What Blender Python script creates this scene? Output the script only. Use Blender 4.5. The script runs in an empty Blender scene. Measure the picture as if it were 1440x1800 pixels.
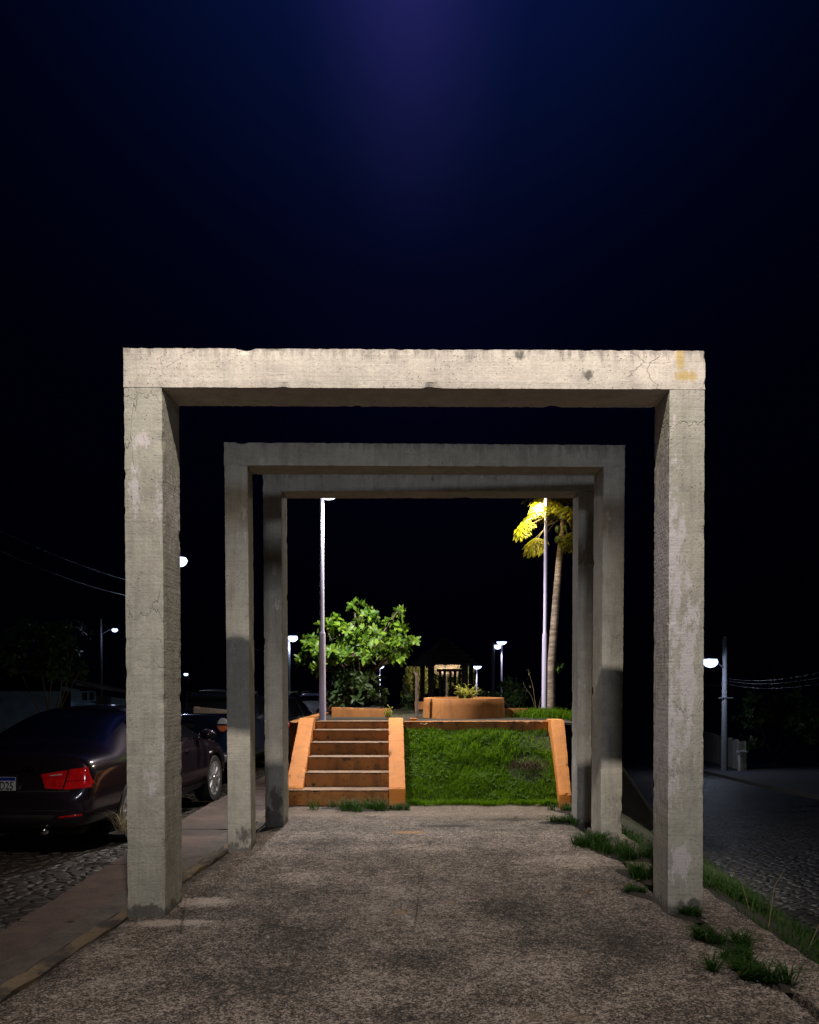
import bpy, bmesh, math, random
from mathutils import Vector, Matrix, noise
from mathutils.bvhtree import BVHTree
R = math.radians
PI = math.pi
sc = bpy.context.scene
COL = sc.collection
rnd = random.Random(7)

# ------------------------------------------------------------------ camera model (pixels of the 1440x1800 photograph)
F = 1420.0; PX = 785.0; HZ = 1190.0; TILT = R(0.9); CH = 1.5
PY = HZ + F*math.tan(TILT)
CAM = Vector((0, 0, CH))
def ray(px, py):
    a = (px-PX)/F; b = -(py-PY)/F
    f = Vector((0, math.cos(TILT), -math.sin(TILT))); u = Vector((0, math.sin(TILT), math.cos(TILT)))
    return f + Vector((1, 0, 0))*a + u*b
def at(px, py, Y):
    d = ray(px, py); return CAM + d*(Y/d.y)
def gnd(px, py, z=0.0):
    d = ray(px, py); return CAM + d*((z-CH)/d.z)
def zL(y): return -0.26 - 0.015*max(0, min(y, 130)-8)
def zR(y): return max(-5.4, min(-0.12, 0.065-0.083*y))

# ------------------------------------------------------------------ object helpers
def tag(o, label=None, cat=None, group=None, kind=None):
    if label: o['label'] = label
    if cat: o['category'] = cat
    if group: o['group'] = group
    if kind: o['kind'] = kind
    return o
def thing(name, loc, label, cat, group=None, rz=0):
    o = bpy.data.objects.new(name, None); COL.objects.link(o)
    o.empty_display_size = 0.2
    o.location = loc; o.rotation_euler = (0, 0, rz)
    return tag(o, label, cat, group)
class MB:
    """collects faces; build() links them as one object. vertices are in world space unless the parent is given (then local)."""
    def __init__(s): s.v = []; s.f = []; s.m = []
    def add(s, vs, fs, mi=0):
        b = len(s.v); s.v += [tuple(x) for x in vs]
        for f in fs: s.f.append(tuple(b+i for i in f)); s.m.append(mi)
    def box(s, c, size, rz=0, mi=0, rot=None):
        hx, hy, hz = size[0]/2, size[1]/2, size[2]/2
        M = rot if rot else Matrix.Rotation(rz, 3, 'Z')
        vs = [Vector(c)+M@Vector((x*hx, y*hy, z*hz)) for x in (-1, 1) for y in (-1, 1) for z in (-1, 1)]
        s.add(vs, [(0, 1, 3, 2), (4, 6, 7, 5), (0, 4, 5, 1), (2, 3, 7, 6), (0, 2, 6, 4), (1, 5, 7, 3)], mi)
    def tube(s, pts, rad, n=8, cap=True, mi=0):
        pts = [Vector(p) for p in pts]
        if not isinstance(rad, (list, tuple)): rad = [rad]*len(pts)
        rings = []; ref = None
        for i, p in enumerate(pts):
            d = (pts[min(i+1, len(pts)-1)]-pts[max(i-1, 0)]).normalized()
            if ref is None:
                ref = d.orthogonal().normalized()
            ref = (ref-d*ref.dot(d)).normalized(); w = d.cross(ref)
            rings.append([p+(ref*math.cos(2*PI*k/n)+w*math.sin(2*PI*k/n))*rad[i] for k in range(n)])
        vs = [v for r in rings for v in r]; fs = []
        for i in range(len(pts)-1):
            for k in range(n):
                fs.append((i*n+k, i*n+(k+1) % n, (i+1)*n+(k+1) % n, (i+1)*n+k))
        if cap:
            fs.append(tuple(range(n-1, -1, -1))); fs.append(tuple((len(pts)-1)*n+k for k in range(n)))
        s.add(vs, fs, mi)
    def lathe(s, prof, c, n=24, rot=None, mi=0):
        M = rot if rot else Matrix.Identity(3)
        vs = []; fs = []
        for r, z in prof:
            for k in range(n):
                vs.append(Vector(c)+M@Vector((r*math.cos(2*PI*k/n), r*math.sin(2*PI*k/n), z)))
        for i in range(len(prof)-1):
            for k in range(n):
                fs.append((i*n+k, i*n+(k+1) % n, (i+1)*n+(k+1) % n, (i+1)*n+k))
        if prof[0][0] > 1e-6: fs.append(tuple(range(n-1, -1, -1)))
        if prof[-1][0] > 1e-6: fs.append(tuple((len(prof)-1)*n+k for k in range(n)))
        s.add(vs, fs, mi)
    def hexa(s, c8, n=(2, 2, 2), wear=0.0, seed=0, fs=14.0, mi=0):
        """box with 8 free corners (order x,y,z bits), subdivided, edges worn by noise"""
        c8 = [Vector(c) for c in c8]; nx, ny, nz = n; idx = {}; vs = []
        def P(u, v, w):
            r = Vector((0, 0, 0))
            for i in (0, 1):
                for j in (0, 1):
                    for k in (0, 1):
                        r += c8[i*4+j*2+k]*((u if i else 1-u)*(v if j else 1-v)*(w if k else 1-w))
            return r
        cen = sum(c8, Vector())/8
        ax = [(c8[4]-c8[0]).normalized(), (c8[2]-c8[0]).normalized(), (c8[1]-c8[0]).normalized()]
        def V(i, j, k):
            key = (i, j, k)
            if key not in idx:
                p = P(i/nx, j/ny, k/nz)
                if wear:
                    e = [i in (0, nx), j in (0, ny), k in (0, nz)]
                    sg = [(-1 if i == 0 else 1), (-1 if j == 0 else 1), (-1 if k == 0 else 1)]
                    q = p*fs+Vector((seed*3.1, seed*1.7, 0))
                    if sum(e) >= 2:
                        a = abs(noise.noise(q))+0.6*abs(noise.noise(q*3.3))+0.25
                        a += 7*max(0, noise.noise(q*0.6+Vector((9, 9, 9)))-0.34)
                        for t in range(3):
                            if e[t]: p = p-ax[t]*sg[t]*wear*a
                    else:
                        for t in range(3):
                            if e[t]: p = p+ax[t]*sg[t]*wear*0.35*noise.noise(q*0.8)
                idx[key] = len(vs); vs.append(p)
            return idx[key]
        fl = []
        for i in range(nx):
            for j in range(ny):
                fl.append((V(i, j, 0), V(i, j+1, 0), V(i+1, j+1, 0), V(i+1, j, 0)))
                fl.append((V(i, j, nz), V(i+1, j, nz), V(i+1, j+1, nz), V(i, j+1, nz)))
        for i in range(nx):
            for k in range(nz):
                fl.append((V(i, 0, k), V(i+1, 0, k), V(i+1, 0, k+1), V(i, 0, k+1)))
                fl.append((V(i, ny, k), V(i, ny, k+1), V(i+1, ny, k+1), V(i+1, ny, k)))
        for j in range(ny):
            for k in range(nz):
                fl.append((V(0, j, k), V(0, j, k+1), V(0, j+1, k+1), V(0, j+1, k)))
                fl.append((V(nx, j, k), V(nx, j+1, k), V(nx, j+1, k+1), V(nx, j, k+1)))
        s.add(vs, fl, mi)
    def build(s, name, mat, parent=None, smooth=False, local=False):
        me = bpy.data.meshes.new(name)
        vs = s.v
        if parent is not None and not local:
            off = world_loc(parent)
            vs = [(x-off.x, y-off.y, z-off.z) for x, y, z in vs]
        me.from_pydata(vs, [], s.f); me.update()
        for mm in (mat if isinstance(mat, (list, tuple)) else [mat]): me.materials.append(mm)
        if any(s.m): me.polygons.foreach_set('material_index', s.m)
        if smooth: me.polygons.foreach_set('use_smooth', [True]*len(me.polygons))
        o = bpy.data.objects.new(name, me); COL.objects.link(o)
        if parent is not None: o.parent = parent
        return o
def world_loc(o):
    v = Vector((0, 0, 0))
    while o is not None: v += Vector(o.location); o = o.parent
    return v
def soften(o, ang=35, bevel=0):
    o.data.polygons.foreach_set('use_smooth', [True]*len(o.data.polygons))
    o.data.set_sharp_from_angle(angle=R(ang))
    if bevel:
        m = o.modifiers.new('Bevel', 'BEVEL'); m.width = bevel; m.segments = 2; m.limit_method = 'ANGLE'; m.angle_limit = R(40)
    return o
def copy_thing(o, loc, label, rz=None):
    def rec(a, par):
        c = a.copy(); COL.objects.link(c); c.parent = par
        for ch in a.children: rec(ch, c)
        return c
    c = rec(o, None); c.location = loc; c['label'] = label
    if rz is not None: c.rotation_euler = (0, 0, rz)
    return c

# ------------------------------------------------------------------ materials
class NT:
    def __init__(s, name):
        s.mat = bpy.data.materials.new(name); s.mat.use_nodes = True
        s.nt = s.mat.node_tree; s.b = s.nt.nodes['Principled BSDF']; s.out = s.nt.nodes['Material Output']
    def N(s, t, **kw):
        n = s.nt.nodes.new(t)
        for k, v in kw.items(): setattr(n, k, v)
        return n
    def L(s, a, b): s.nt.links.new(a, b)
    def put(s, sock, v):
        if isinstance(v, bpy.types.NodeSocket): s.L(v, sock)
        elif v is not None:
            if hasattr(sock.default_value, '__len__') and not hasattr(v, '__len__'): v = (v, v, v, 1)[:len(sock.default_value)]
            elif hasattr(v, '__len__') and len(sock.default_value) == 4 and len(v) == 3: v = (*v, 1)
            sock.default_value = v
    def pos(s, sx=1, sy=1, sz=1, obj=False, off=(0, 0, 0)):
        if obj: c = s.N('ShaderNodeTexCoord').outputs['Object']
        else: c = s.N('ShaderNodeNewGeometry').outputs['Position']
        m = s.N('ShaderNodeMapping'); s.L(c, m.inputs['Vector']); m.inputs['Scale'].default_value = (sx, sy, sz); m.inputs['Location'].default_value = off
        return m.outputs[0]
    def noise(s, scale, detail=4, rough=0.55, vec=None, dist=0):
        n = s.N('ShaderNodeTexNoise'); n.inputs['Scale'].default_value = scale; n.inputs['Detail'].default_value = detail
        n.inputs['Roughness'].default_value = rough; n.inputs['Distortion'].default_value = dist
        s.L(vec if vec else s.pos(), n.inputs['Vector']); return n.outputs['Fac']
    def voro(s, scale, vec=None, feature='F1', out='Distance', rand=1):
        n = s.N('ShaderNodeTexVoronoi', feature=feature); n.inputs['Scale'].default_value = scale
        n.inputs['Randomness'].default_value = rand
        s.L(vec if vec else s.pos(), n.inputs['Vector']); return n.outputs[out]
    def rmp(s, fac, stops):
        n = s.N('ShaderNodeValToRGB'); e = n.color_ramp.elements
        while len(e) < len(stops): e.new(0.5)
        for el, (p, c) in zip(e, stops):
            el.position = p; el.color = (c, c, c, 1) if not hasattr(c, '__len__') else (*c, 1)
        s.put(n.inputs[0], fac); return n.outputs[0]
    def mix(s, fac, a, b, mode='MIX'):
        n = s.N('ShaderNodeMix', data_type='RGBA', blend_type=mode)
        s.put(n.inputs[0], fac); s.put(n.inputs[6], a); s.put(n.inputs[7], b); return n.outputs[2]
    def m(s, op, a, b=None, c=None):
        n = s.N('ShaderNodeMath', operation=op)
        s.put(n.inputs[0], a); s.put(n.inputs[1], b); s.put(n.inputs[2], c); return n.outputs[0]
    def mr(s, v, a, b, c=0, d=1):
        n = s.N('ShaderNodeMapRange'); s.put(n.inputs[0], v)
        for i, q in enumerate((a, b, c, d)): n.inputs[1+i].default_value = q
        return n.outputs[0]
    def xyz(s, i):
        n = s.N('ShaderNodeSeparateXYZ'); s.L(s.N('ShaderNodeNewGeometry').outputs['Position'], n.inputs[0]); return n.outputs[i]
    def spot(s, p, r, sq=(1, 1, 1)):
        """1 at p falling to 0 at distance r (world space)"""
        m = s.N('ShaderNodeVectorMath', operation='SUBTRACT'); s.L(s.N('ShaderNodeNewGeometry').outputs['Position'], m.inputs[0]); m.inputs[1].default_value = p
        k = s.N('ShaderNodeVectorMath', operation='MULTIPLY'); s.L(m.outputs[0], k.inputs[0]); k.inputs[1].default_value = sq
        d = s.N('ShaderNodeVectorMath', operation='LENGTH'); s.L(k.outputs[0], d.inputs[0])
        return s.mr(d.outputs['Value'], r, 0, 0, 1)
    def island(s): return s.N('ShaderNodeNewGeometry').outputs['Random Per Island']
    def bump(s, h, strength=0.3, dist=0.01):
        n = s.N('ShaderNodeBump'); n.inputs['Strength'].default_value = strength; n.inputs['Distance'].default_value = dist
        s.L(h, n.inputs['Height']); s.L(n.outputs[0], s.b.inputs['Normal']); return n
    def done(s, color=None, rough=None, **kw):
        if color is not None: s.put(s.b.inputs['Base Color'], color)
        if rough is not None: s.put(s.b.inputs['Roughness'], rough)
        for k, v in kw.items(): s.put(s.b.inputs[k.replace('_', ' ')], v)
        return s.mat
MAT = {}
def simple(name, col, rough=0.5, metal=0, var=0.12, scale=6, bump=0, **kw):
    t = NT(name); n = t.noise(scale, 5)
    c = t.mix(t.rmp(n, [(0.3, 0), (0.7, 1)]), tuple(x*(1-var) for x in col), tuple(min(1, x*(1+var)) for x in col))
    if bump: t.bump(t.noise(scale*6, 4), bump, 0.01)
    MAT[name] = t.done(c, rough, Metallic=metal, **kw); return MAT[name]
def emit(name, col, strength):
    t = NT(name); t.done((0.02, 0.02, 0.02), 0.3); t.put(t.b.inputs['Emission Color'], col); t.b.inputs['Emission Strength'].default_value = strength
    MAT[name] = t.mat; return t.mat

def concrete(name, tone=(0.47, 0.44, 0.365), dirt=0.5, spots_white=(), spots_black=(), spots_yellow=()):
    t = NT(name)
    big = t.noise(1.3, 4); mid = t.noise(7, 6, 0.62); fine = t.noise(55, 5, 0.65)
    streak = t.noise(1, 5, 0.6, t.pos(16, 16, 1.3))
    board = t.noise(1, 3, 0.5, t.pos(1.5, 1.5, 62)); grain = t.noise(1, 3, 0.6, t.pos(70, 70, 5))
    c = t.mix(t.rmp(big, [(0.35, 0), (0.68, 1)]), tone, (tone[0]*0.84, tone[1]*0.88, tone[2]*0.86))
    c = t.mix(t.m('MULTIPLY', t.rmp(mid, [(0.42, 0), (0.72, 1)]), 0.75), c, tuple(x*0.58 for x in tone))
    c = t.mix(t.m('MULTIPLY', t.rmp(streak, [(0.5, 0), (0.72, 1)]), dirt*0.8), c, (0.2, 0.19, 0.17))
    c = t.mix(t.m('MULTIPLY', t.rmp(board, [(0.45, 0), (0.62, 1)]), 0.15), c, tuple(x*0.6 for x in tone))
    c = t.mix(t.m('MULTIPLY', t.rmp(grain, [(0.45, 0), (0.7, 1)]), 0.25), c, tuple(min(1, x*1.18) for x in tone))
    # hairline cracks
    ck = t.voro(2.6, t.mix(0.12, t.pos(), t.N('ShaderNodeTexNoise').outputs['Color']), 'DISTANCE_TO_EDGE')
    cm = t.m('MULTIPLY', t.rmp(ck, [(0.0, 1), (0.007, 0)]), t.rmp(t.noise(1.7, 3), [(0.54, 0), (0.66, 0.5)]))
    c = t.mix(cm, c, (0.16, 0.14, 0.12))
    # pits
    pv = t.voro(48); pm = t.m('MULTIPLY', t.rmp(pv, [(0.10, 1), (0.17, 0)]), t.rmp(t.noise(4, 4, 0.6), [(0.48, 0), (0.57, 1)]))
    pm = t.m('MAXIMUM', pm, t.m('MULTIPLY', t.rmp(t.voro(19), [(0.05, 1), (0.09, 0)]), t.rmp(t.noise(2.3, 3), [(0.52, 0), (0.58, 0.9)])))
    c = t.mix(t.m('MULTIPLY', t.rmp(fine, [(0.48, 0), (0.7, 1)]), 0.4), c, tuple(x*0.55 for x in tone))
    c = t.mix(t.m('MULTIPLY', pm, 0.75), c, (0.09, 0.085, 0.075))
    # pale lime bloom, patchy
    w = t.rmp(t.noise(1, 7, 0.7, t.pos(9, 9, 3.5)), [(0.60, 0), (0.64, 1)])
    w = t.m('MULTIPLY', w, t.rmp(t.noise(1.1, 2), [(0.47, 0), (0.58, 0.8)]))
    ws = None
    for p, r, sq in spots_white:
        q = t.spot(p, r, sq); ws = q if ws is None else t.m('MAXIMUM', ws, q)
    if ws is not None:
        k = t.rmp(t.m('ADD', t.m('MULTIPLY', ws, 0.55), t.noise(1, 7, 0.72, t.pos(26, 26, 9))), [(0.86, 0), (0.93, 0.85)])
        w = t.m('MAXIMUM', w, k)
    c = t.mix(w, c, (0.58, 0.545, 0.56))
    # black mould at the foot and listed places
    z = t.xyz(2)
    foot = t.rmp(t.m('ADD', t.mr(z, 0.20, 0.0, 0, 0.58), t.noise(1, 6, 0.68, t.pos(17, 17, 9))), [(0.88, 0), (1.04, 0.9)])
    for p, r, sq in spots_black:
        foot = t.m('MAXIMUM', foot, t.rmp(t.m('ADD', t.m('MULTIPLY', t.spot(p, r, sq), 0.75), t.noise(1, 6, 0.7, t.pos(20, 20, 8))), [(0.86, 0), (1.0, 0.95)]))
    c = t.mix(t.m('MULTIPLY', foot, 0.85), c, (0.06, 0.058, 0.055))
    # runs of dirt below the top edge
    top = t.rmp(t.m('ADD', t.mr(z, 3.36, 3.56, 0, 0.5), t.noise(1, 6, 0.7, t.pos(22, 22, 4))), [(0.82, 0), (1.0, 0.6)])
    c = t.mix(top, c, (0.14, 0.125, 0.115))
    for p, r, sq in spots_yellow:
        c = t.mix(t.rmp(t.m('ADD', t.m('MULTIPLY', t.spot(p, r, sq), 0.8), t.noise(1, 4, 0.6, t.pos(30, 30, 3))), [(0.8, 0), (1.05, 0.75)]), c, (0.46, 0.33, 0.09))
    h = t.m('ADD', t.m('MULTIPLY', fine, 0.6), t.m('MULTIPLY', board, 0.35)); h = t.m('SUBTRACT', h, t.m('MULTIPLY', pm, 2.5)); h = t.m('SUBTRACT', h, t.m('MULTIPLY', cm, 1.5)); h = t.m('ADD', h, t.m('MULTIPLY', mid, 1.5))
    t.bump(h, 0.75, 0.008)
    return t.done(c, 0.9)

def painted(name, col, worn=(0.30, 0.20, 0.13), grime=0.6, zlo=0.0):
    """weathered orange masonry paint"""
    t = NT(name)
    n1 = t.noise(2.4, 5, 0.6); n2 = t.noise(13, 6, 0.66); st = t.noise(1, 6, 0.65, t.pos(7, 7, 2.2))
    c = t.mix(t.rmp(n1, [(0.35, 0), (0.7, 1)]), col, (col[0]*0.86, col[1]*0.8, col[2]*0.75))
    c = t.mix(t.m('MULTIPLY', t.rmp(st, [(0.48, 0), (0.66, 1)]), min(0.75, 0.4*grime)), c, (0.10, 0.045, 0.018))
    c = t.mix(t.m('MULTIPLY', t.rmp(n2, [(0.66-0.06*grime, 0), (0.78-0.06*grime, 1)]), min(0.95, 0.9*grime)), c, (0.05, 0.03, 0.02))
    c = t.mix(t.rmp(t.noise(34, 5, 0.7), [(0.68, 0), (0.74, 0.7)]), c, worn)
    ck = t.voro(1.5, None, 'DISTANCE_TO_EDGE'); c = t.mix(t.m('MULTIPLY', t.rmp(ck, [(0, 1), (0.006, 0)]), 0.35), c, (0.07, 0.04, 0.02))
    t.bump(t.m('ADD', n2, t.noise(60, 4)), 0.4, 0.005)
    return t.done(c, 0.75)

def leafmat(name, a, b, trans=0.3, rough=0.4, tcol=None):
    t = NT(name)
    c = t.mix(t.island(), a, b)
    t.done(c, rough, Specular_IOR_Level=0.22)
    tr = t.N('ShaderNodeBsdfTranslucent'); t.put(tr.inputs[0], t.mix(0.5, c, tcol or tuple(min(1, x*1.8) for x in b)))
    mx = t.N('ShaderNodeMixShader'); mx.inputs[0].default_value = trans
    t.L(t.b.outputs[0], mx.inputs[1]); t.L(tr.outputs[0], mx.inputs[2]); t.L(mx.outputs[0], t.out.inputs[0])
    MAT[name] = t.mat; return t.mat

# --- pavement (exposed, weathered concrete)
def pavement_mat():
    t = NT('weathered_pavement')
    def cell(sc_):
        sp = t.N('ShaderNodeSeparateColor'); t.L(t.voro(sc_, None, 'F1', 'Color'), sp.inputs[0]); return sp.outputs[0]
    big = t.noise(0.8, 6, 0.62); mid = t.noise(3.3, 7, 0.68, None, 0.4); sm = t.noise(17, 8, 0.74); g1 = cell(105); g2 = cell(230)
    add = lambda x, y, k: t.m('ADD', x, t.m('MULTIPLY', t.m('SUBTRACT', y, 0.5), k))
    s = t.m('ADD', t.m('MULTIPLY', g1, 0.44), t.m('MULTIPLY', g2, 0.34)); s = t.m('ADD', s, 0.175)
    s = add(s, sm, 0.9); s = add(s, mid, 0.62); s = add(s, big, 0.42)
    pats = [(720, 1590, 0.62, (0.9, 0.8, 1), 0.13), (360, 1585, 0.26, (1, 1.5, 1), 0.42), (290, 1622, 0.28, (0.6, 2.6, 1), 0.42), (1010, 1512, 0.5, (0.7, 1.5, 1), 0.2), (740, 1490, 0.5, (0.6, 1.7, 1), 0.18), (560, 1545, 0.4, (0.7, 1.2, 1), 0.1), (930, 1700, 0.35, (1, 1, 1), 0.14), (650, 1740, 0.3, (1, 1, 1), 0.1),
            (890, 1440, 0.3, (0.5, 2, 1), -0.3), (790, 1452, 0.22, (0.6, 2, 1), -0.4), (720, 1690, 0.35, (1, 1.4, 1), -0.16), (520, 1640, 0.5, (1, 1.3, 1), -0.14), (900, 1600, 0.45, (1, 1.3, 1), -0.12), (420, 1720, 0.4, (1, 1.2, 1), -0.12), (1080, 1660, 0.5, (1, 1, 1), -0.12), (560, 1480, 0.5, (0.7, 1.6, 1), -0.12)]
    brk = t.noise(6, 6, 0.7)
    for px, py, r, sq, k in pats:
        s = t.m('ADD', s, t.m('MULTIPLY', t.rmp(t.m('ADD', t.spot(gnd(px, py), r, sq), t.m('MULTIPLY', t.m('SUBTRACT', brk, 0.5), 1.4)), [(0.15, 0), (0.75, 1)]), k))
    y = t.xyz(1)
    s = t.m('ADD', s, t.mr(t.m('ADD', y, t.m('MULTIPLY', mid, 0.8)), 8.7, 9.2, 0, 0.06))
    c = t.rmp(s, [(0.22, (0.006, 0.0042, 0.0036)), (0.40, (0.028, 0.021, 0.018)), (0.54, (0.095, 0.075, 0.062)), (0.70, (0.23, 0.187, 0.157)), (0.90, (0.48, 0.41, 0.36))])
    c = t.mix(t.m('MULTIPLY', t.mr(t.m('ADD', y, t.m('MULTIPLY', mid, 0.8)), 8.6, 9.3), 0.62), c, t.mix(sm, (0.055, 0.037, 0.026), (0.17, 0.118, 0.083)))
    chips = t.m('MULTIPLY', t.rmp(t.voro(26), [(0.07, 1), (0.12, 0)]), t.rmp(t.noise(3.2, 4), [(0.50, 0), (0.58, 1)]))
    c = t.mix(chips, c, (0.38, 0.34, 0.31))
    dk = t.m('MULTIPLY', t.rmp(t.voro(41), [(0.10, 1), (0.18, 0)]), t.rmp(t.noise(2.2, 4), [(0.46, 0), (0.56, 0.9)]))
    c = t.mix(dk, c, (0.006, 0.004, 0.004))
    ck = t.voro(0.42, t.mix(0.10, t.pos(), t.N('ShaderNodeTexNoise').outputs['Color']), 'DISTANCE_TO_EDGE')
    c = t.mix(t.m('MULTIPLY', t.rmp(ck, [(0, 1), (0.004, 0)]), t.rmp(t.noise(1.3, 3), [(0.48, 0), (0.58, 0.8)])), c, (0.006, 0.004, 0.004))
    for px, py, r, sq, col, amt in [(720, 1463, 0.22, (0.8, 1.6, 1), (0.36, 0.17, 0.03), 0.9), (705, 1603, 0.07, (1, 1, 1), (0.40, 0.21, 0.07), 0.8), (792, 1587, 0.06, (1, 1, 1), (0.40, 0.23, 0.09), 0.7), (940, 1787, 0.09, (1, 1.3, 1), (0.20, 0.14, 0.085), 0.7), (1010, 1790, 0.10, (0.8, 1.4, 1), (0.20, 0.14, 0.085), 0.7)]:
        k = t.rmp(t.m('ADD', t.m('MULTIPLY', t.spot(gnd(px, py), r, sq), 0.8), t.m('MULTIPLY', sm, 0.75)), [(0.62, 0), (0.86, amt)])
        c = t.mix(k, c, t.mix(0.35, col, c))
    t.bump(t.m('ADD', t.m('ADD', t.m('MULTIPLY', g1, 0.5), t.m('MULTIPLY', sm, 1.6)), t.m('MULTIPLY', mid, 1.2)), 0.8, 0.012)
    return t.done(c, 0.85)
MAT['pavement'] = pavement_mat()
def sidewalk_mat(name, a, b):
    t = NT(name); n = t.noise(5, 6, 0.66); f = t.noise(60, 4, 0.7)
    c = t.mix(t.rmp(n, [(0.35, 0), (0.68, 1)]), a, b); c = t.mix(t.m('MULTIPLY', t.rmp(f, [(0.5, 0), (0.7, 1)]), 0.45), c, tuple(x*1.7 for x in b))
    c = t.mix(t.rmp(t.noise(1.4, 5, 0.7), [(0.52, 0), (0.72, 0.7)]), c, tuple(x*0.4 for x in a))
    t.bump(t.m('ADD', n, f), 0.5, 0.008); return t.done(c, 0.8)
MAT['sidewalk'] = sidewalk_mat('sidewalk_concrete', (0.046, 0.030, 0.024), (0.085, 0.054, 0.042))
MAT['kerb'] = sidewalk_mat('kerb_concrete', (0.04, 0.032, 0.027), (0.10, 0.078, 0.06))
def mortar_mat():
    t = NT('kerb_mortar'); k = t.rmp(t.noise(3.1, 5, 0.65), [(0.46, 0), (0.56, 1)]); n = t.noise(40, 5, 0.7)
    c = t.mix(k, t.mix(n, (0.02, 0.016, 0.014), (0.07, 0.056, 0.045)), t.mix(n, (0.09, 0.065, 0.035), (0.19, 0.14, 0.085)))
    t.bump(n, 0.6, 0.01); return t.done(c, 0.9)
MAT['mortar'] = mortar_mat()
def cobble_mat(name, col, mortar, scale, stretch=(1, 1, 1), rough=0.6):
    t = NT(name); v = t.pos(*stretch)
    e = t.voro(scale, v, 'DISTANCE_TO_EDGE', rand=0.75); cid = t.voro(scale, v, 'F1', 'Color', rand=0.75)
    sep = t.N('ShaderNodeSeparateColor'); t.L(cid, sep.inputs[0])
    c = t.mix(sep.outputs[0], tuple(x*0.55 for x in col), tuple(x*1.4 for x in col))
    c = t.mix(t.rmp(t.noise(9, 5, 0.7), [(0.4, 0), (0.7, 0.6)]), c, tuple(x*0.4 for x in col))
    c = t.mix(t.rmp(e, [(0.03, 1), (0.12, 0)]), c, mortar)
    t.bump(t.m('ADD', t.rmp(e, [(0, 0), (0.25, 1)]), t.m('MULTIPLY', t.noise(30, 4), 0.3)), 1.0, 0.04)
    return t.done(c, rough)
MAT['cobble'] = cobble_mat('street_cobbles', (0.022, 0.015, 0.011), (0.004, 0.003, 0.002), 7.5, (1, 1.25, 1))
MAT['cobble_dark'] = cobble_mat('road_cobbles', (0.020, 0.020, 0.024), (0.004, 0.004, 0.005), 8, (1, 1.6, 1), 0.55)
MAT['earth'] = simple('dark_earth', (0.028, 0.023, 0.018), 0.95, scale=3, bump=0.5)
MAT['turf'] = simple('turf_soil', (0.018, 0.036, 0.003), 0.95, var=0.5, scale=7, bump=0.8)
MAT['tile'] = sidewalk_mat('far_pavement', (0.05, 0.05, 0.055), (0.08, 0.08, 0.09))
MAT['grass'] = leafmat('grass_blades', (0.035, 0.10, 0.002), (0.14, 0.27, 0.006), 0.35, 0.75)
MAT['weed'] = leafmat('weed_leaves', (0.04, 0.11, 0.008), (0.10, 0.20, 0.02), 0.25, 0.8)
MAT['verge'] = leafmat('verge_grass', (0.014, 0.05, 0.005), (0.034, 0.09, 0.009), 0.3, 0.65)
MAT['straw'] = leafmat('dry_stalks', (0.20, 0.16, 0.08), (0.34, 0.28, 0.16), 0.2, 0.7)
MAT['tree_leaf'] = leafmat('glossy_tree_leaves', (0.012, 0.05, 0.003), (0.115, 0.20, 0.014), 0.16, 0.45)
MAT['dark_leaf'] = leafmat('dark_leaves', (0.02, 0.045, 0.014), (0.05, 0.085, 0.028), 0.15, 0.4)
MAT['papaya_leaf'] = leafmat('papaya_leaves', (0.11, 0.15, 0.006), (0.34, 0.27, 0.008), 0.4, 0.5, (0.6, 0.42, 0.01))  # the lamp's yellow glare is put into the leaf colour
MAT['gold_leaf'] = leafmat('yellow_green_leaves', (0.14, 0.18, 0.03), (0.40, 0.38, 0.08), 0.35, 0.45)
MAT['vine_leaf'] = leafmat('hanging_vine_leaves', (0.10, 0.14, 0.03), (0.28, 0.28, 0.06), 0.4, 0.5)
MAT['twig'] = leafmat('pale_bare_twigs', (0.36, 0.27, 0.22), (0.55, 0.43, 0.36), 0.0, 0.8)
MAT['bark'] = simple('bark', (0.10, 0.075, 0.05), 0.9, scale=18, var=0.4, bump=0.8)
def ptrunk():
    t = NT('papaya_bark'); z = t.pos(3, 3, 26); n = t.noise(1, 4, 0.6, z)
    c = t.mix(t.rmp(n, [(0.4, 0), (0.6, 1)]), (0.20, 0.15, 0.11), (0.46, 0.36, 0.28)); t.bump(n, 0.9, 0.02); return t.done(c, 0.85)
MAT['papaya_bark'] = ptrunk()
MAT['fruit'] = simple('green_fruit', (0.10, 0.15, 0.04), 0.45)
ORANGE = (0.72, 0.262, 0.042)
MAT['orange'] = painted('orange_paint', ORANGE, grime=0.55)
MAT['orange_worn'] = painted('orange_paint_worn', (0.42, 0.165, 0.036), grime=1.7)
MAT['orange_planter'] = painted('orange_planter_paint', (0.46, 0.19, 0.05), grime=0.8)
MAT['tread'] = sidewalk_mat('bare_tread', (0.17, 0.10, 0.055), (0.30, 0.20, 0.13))
MAT['pole'] = simple('lavender_white_pole', (0.70, 0.65, 0.90), 0.42, var=0.06, scale=9)
MAT['pole_grey'] = simple('grey_concrete_pole', (0.18, 0.19, 0.21), 0.85, scale=8, bump=0.3)
MAT['galv'] = simple('dull_metal', (0.28, 0.28, 0.30), 0.45, metal=0.7)
MAT['wood_dark'] = simple('dark_timber', (0.018, 0.011, 0.008), 0.85, var=0.4, scale=12)
MAT['wood_post'] = simple('weathered_post', (0.20, 0.14, 0.11), 0.85, var=0.3, scale=14, bump=0.5)
MAT['plank'] = simple('pale_plank', (0.62, 0.47, 0.33), 0.7, var=0.2, scale=10, bump=0.3)
MAT['cable'] = simple('black_cable', (0.02, 0.02, 0.024), 0.45)
MAT['whitewash'] = simple('grimy_white_wall', (0.40, 0.40, 0.40), 0.9, var=0.3, scale=2.5, bump=0.4)
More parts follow.
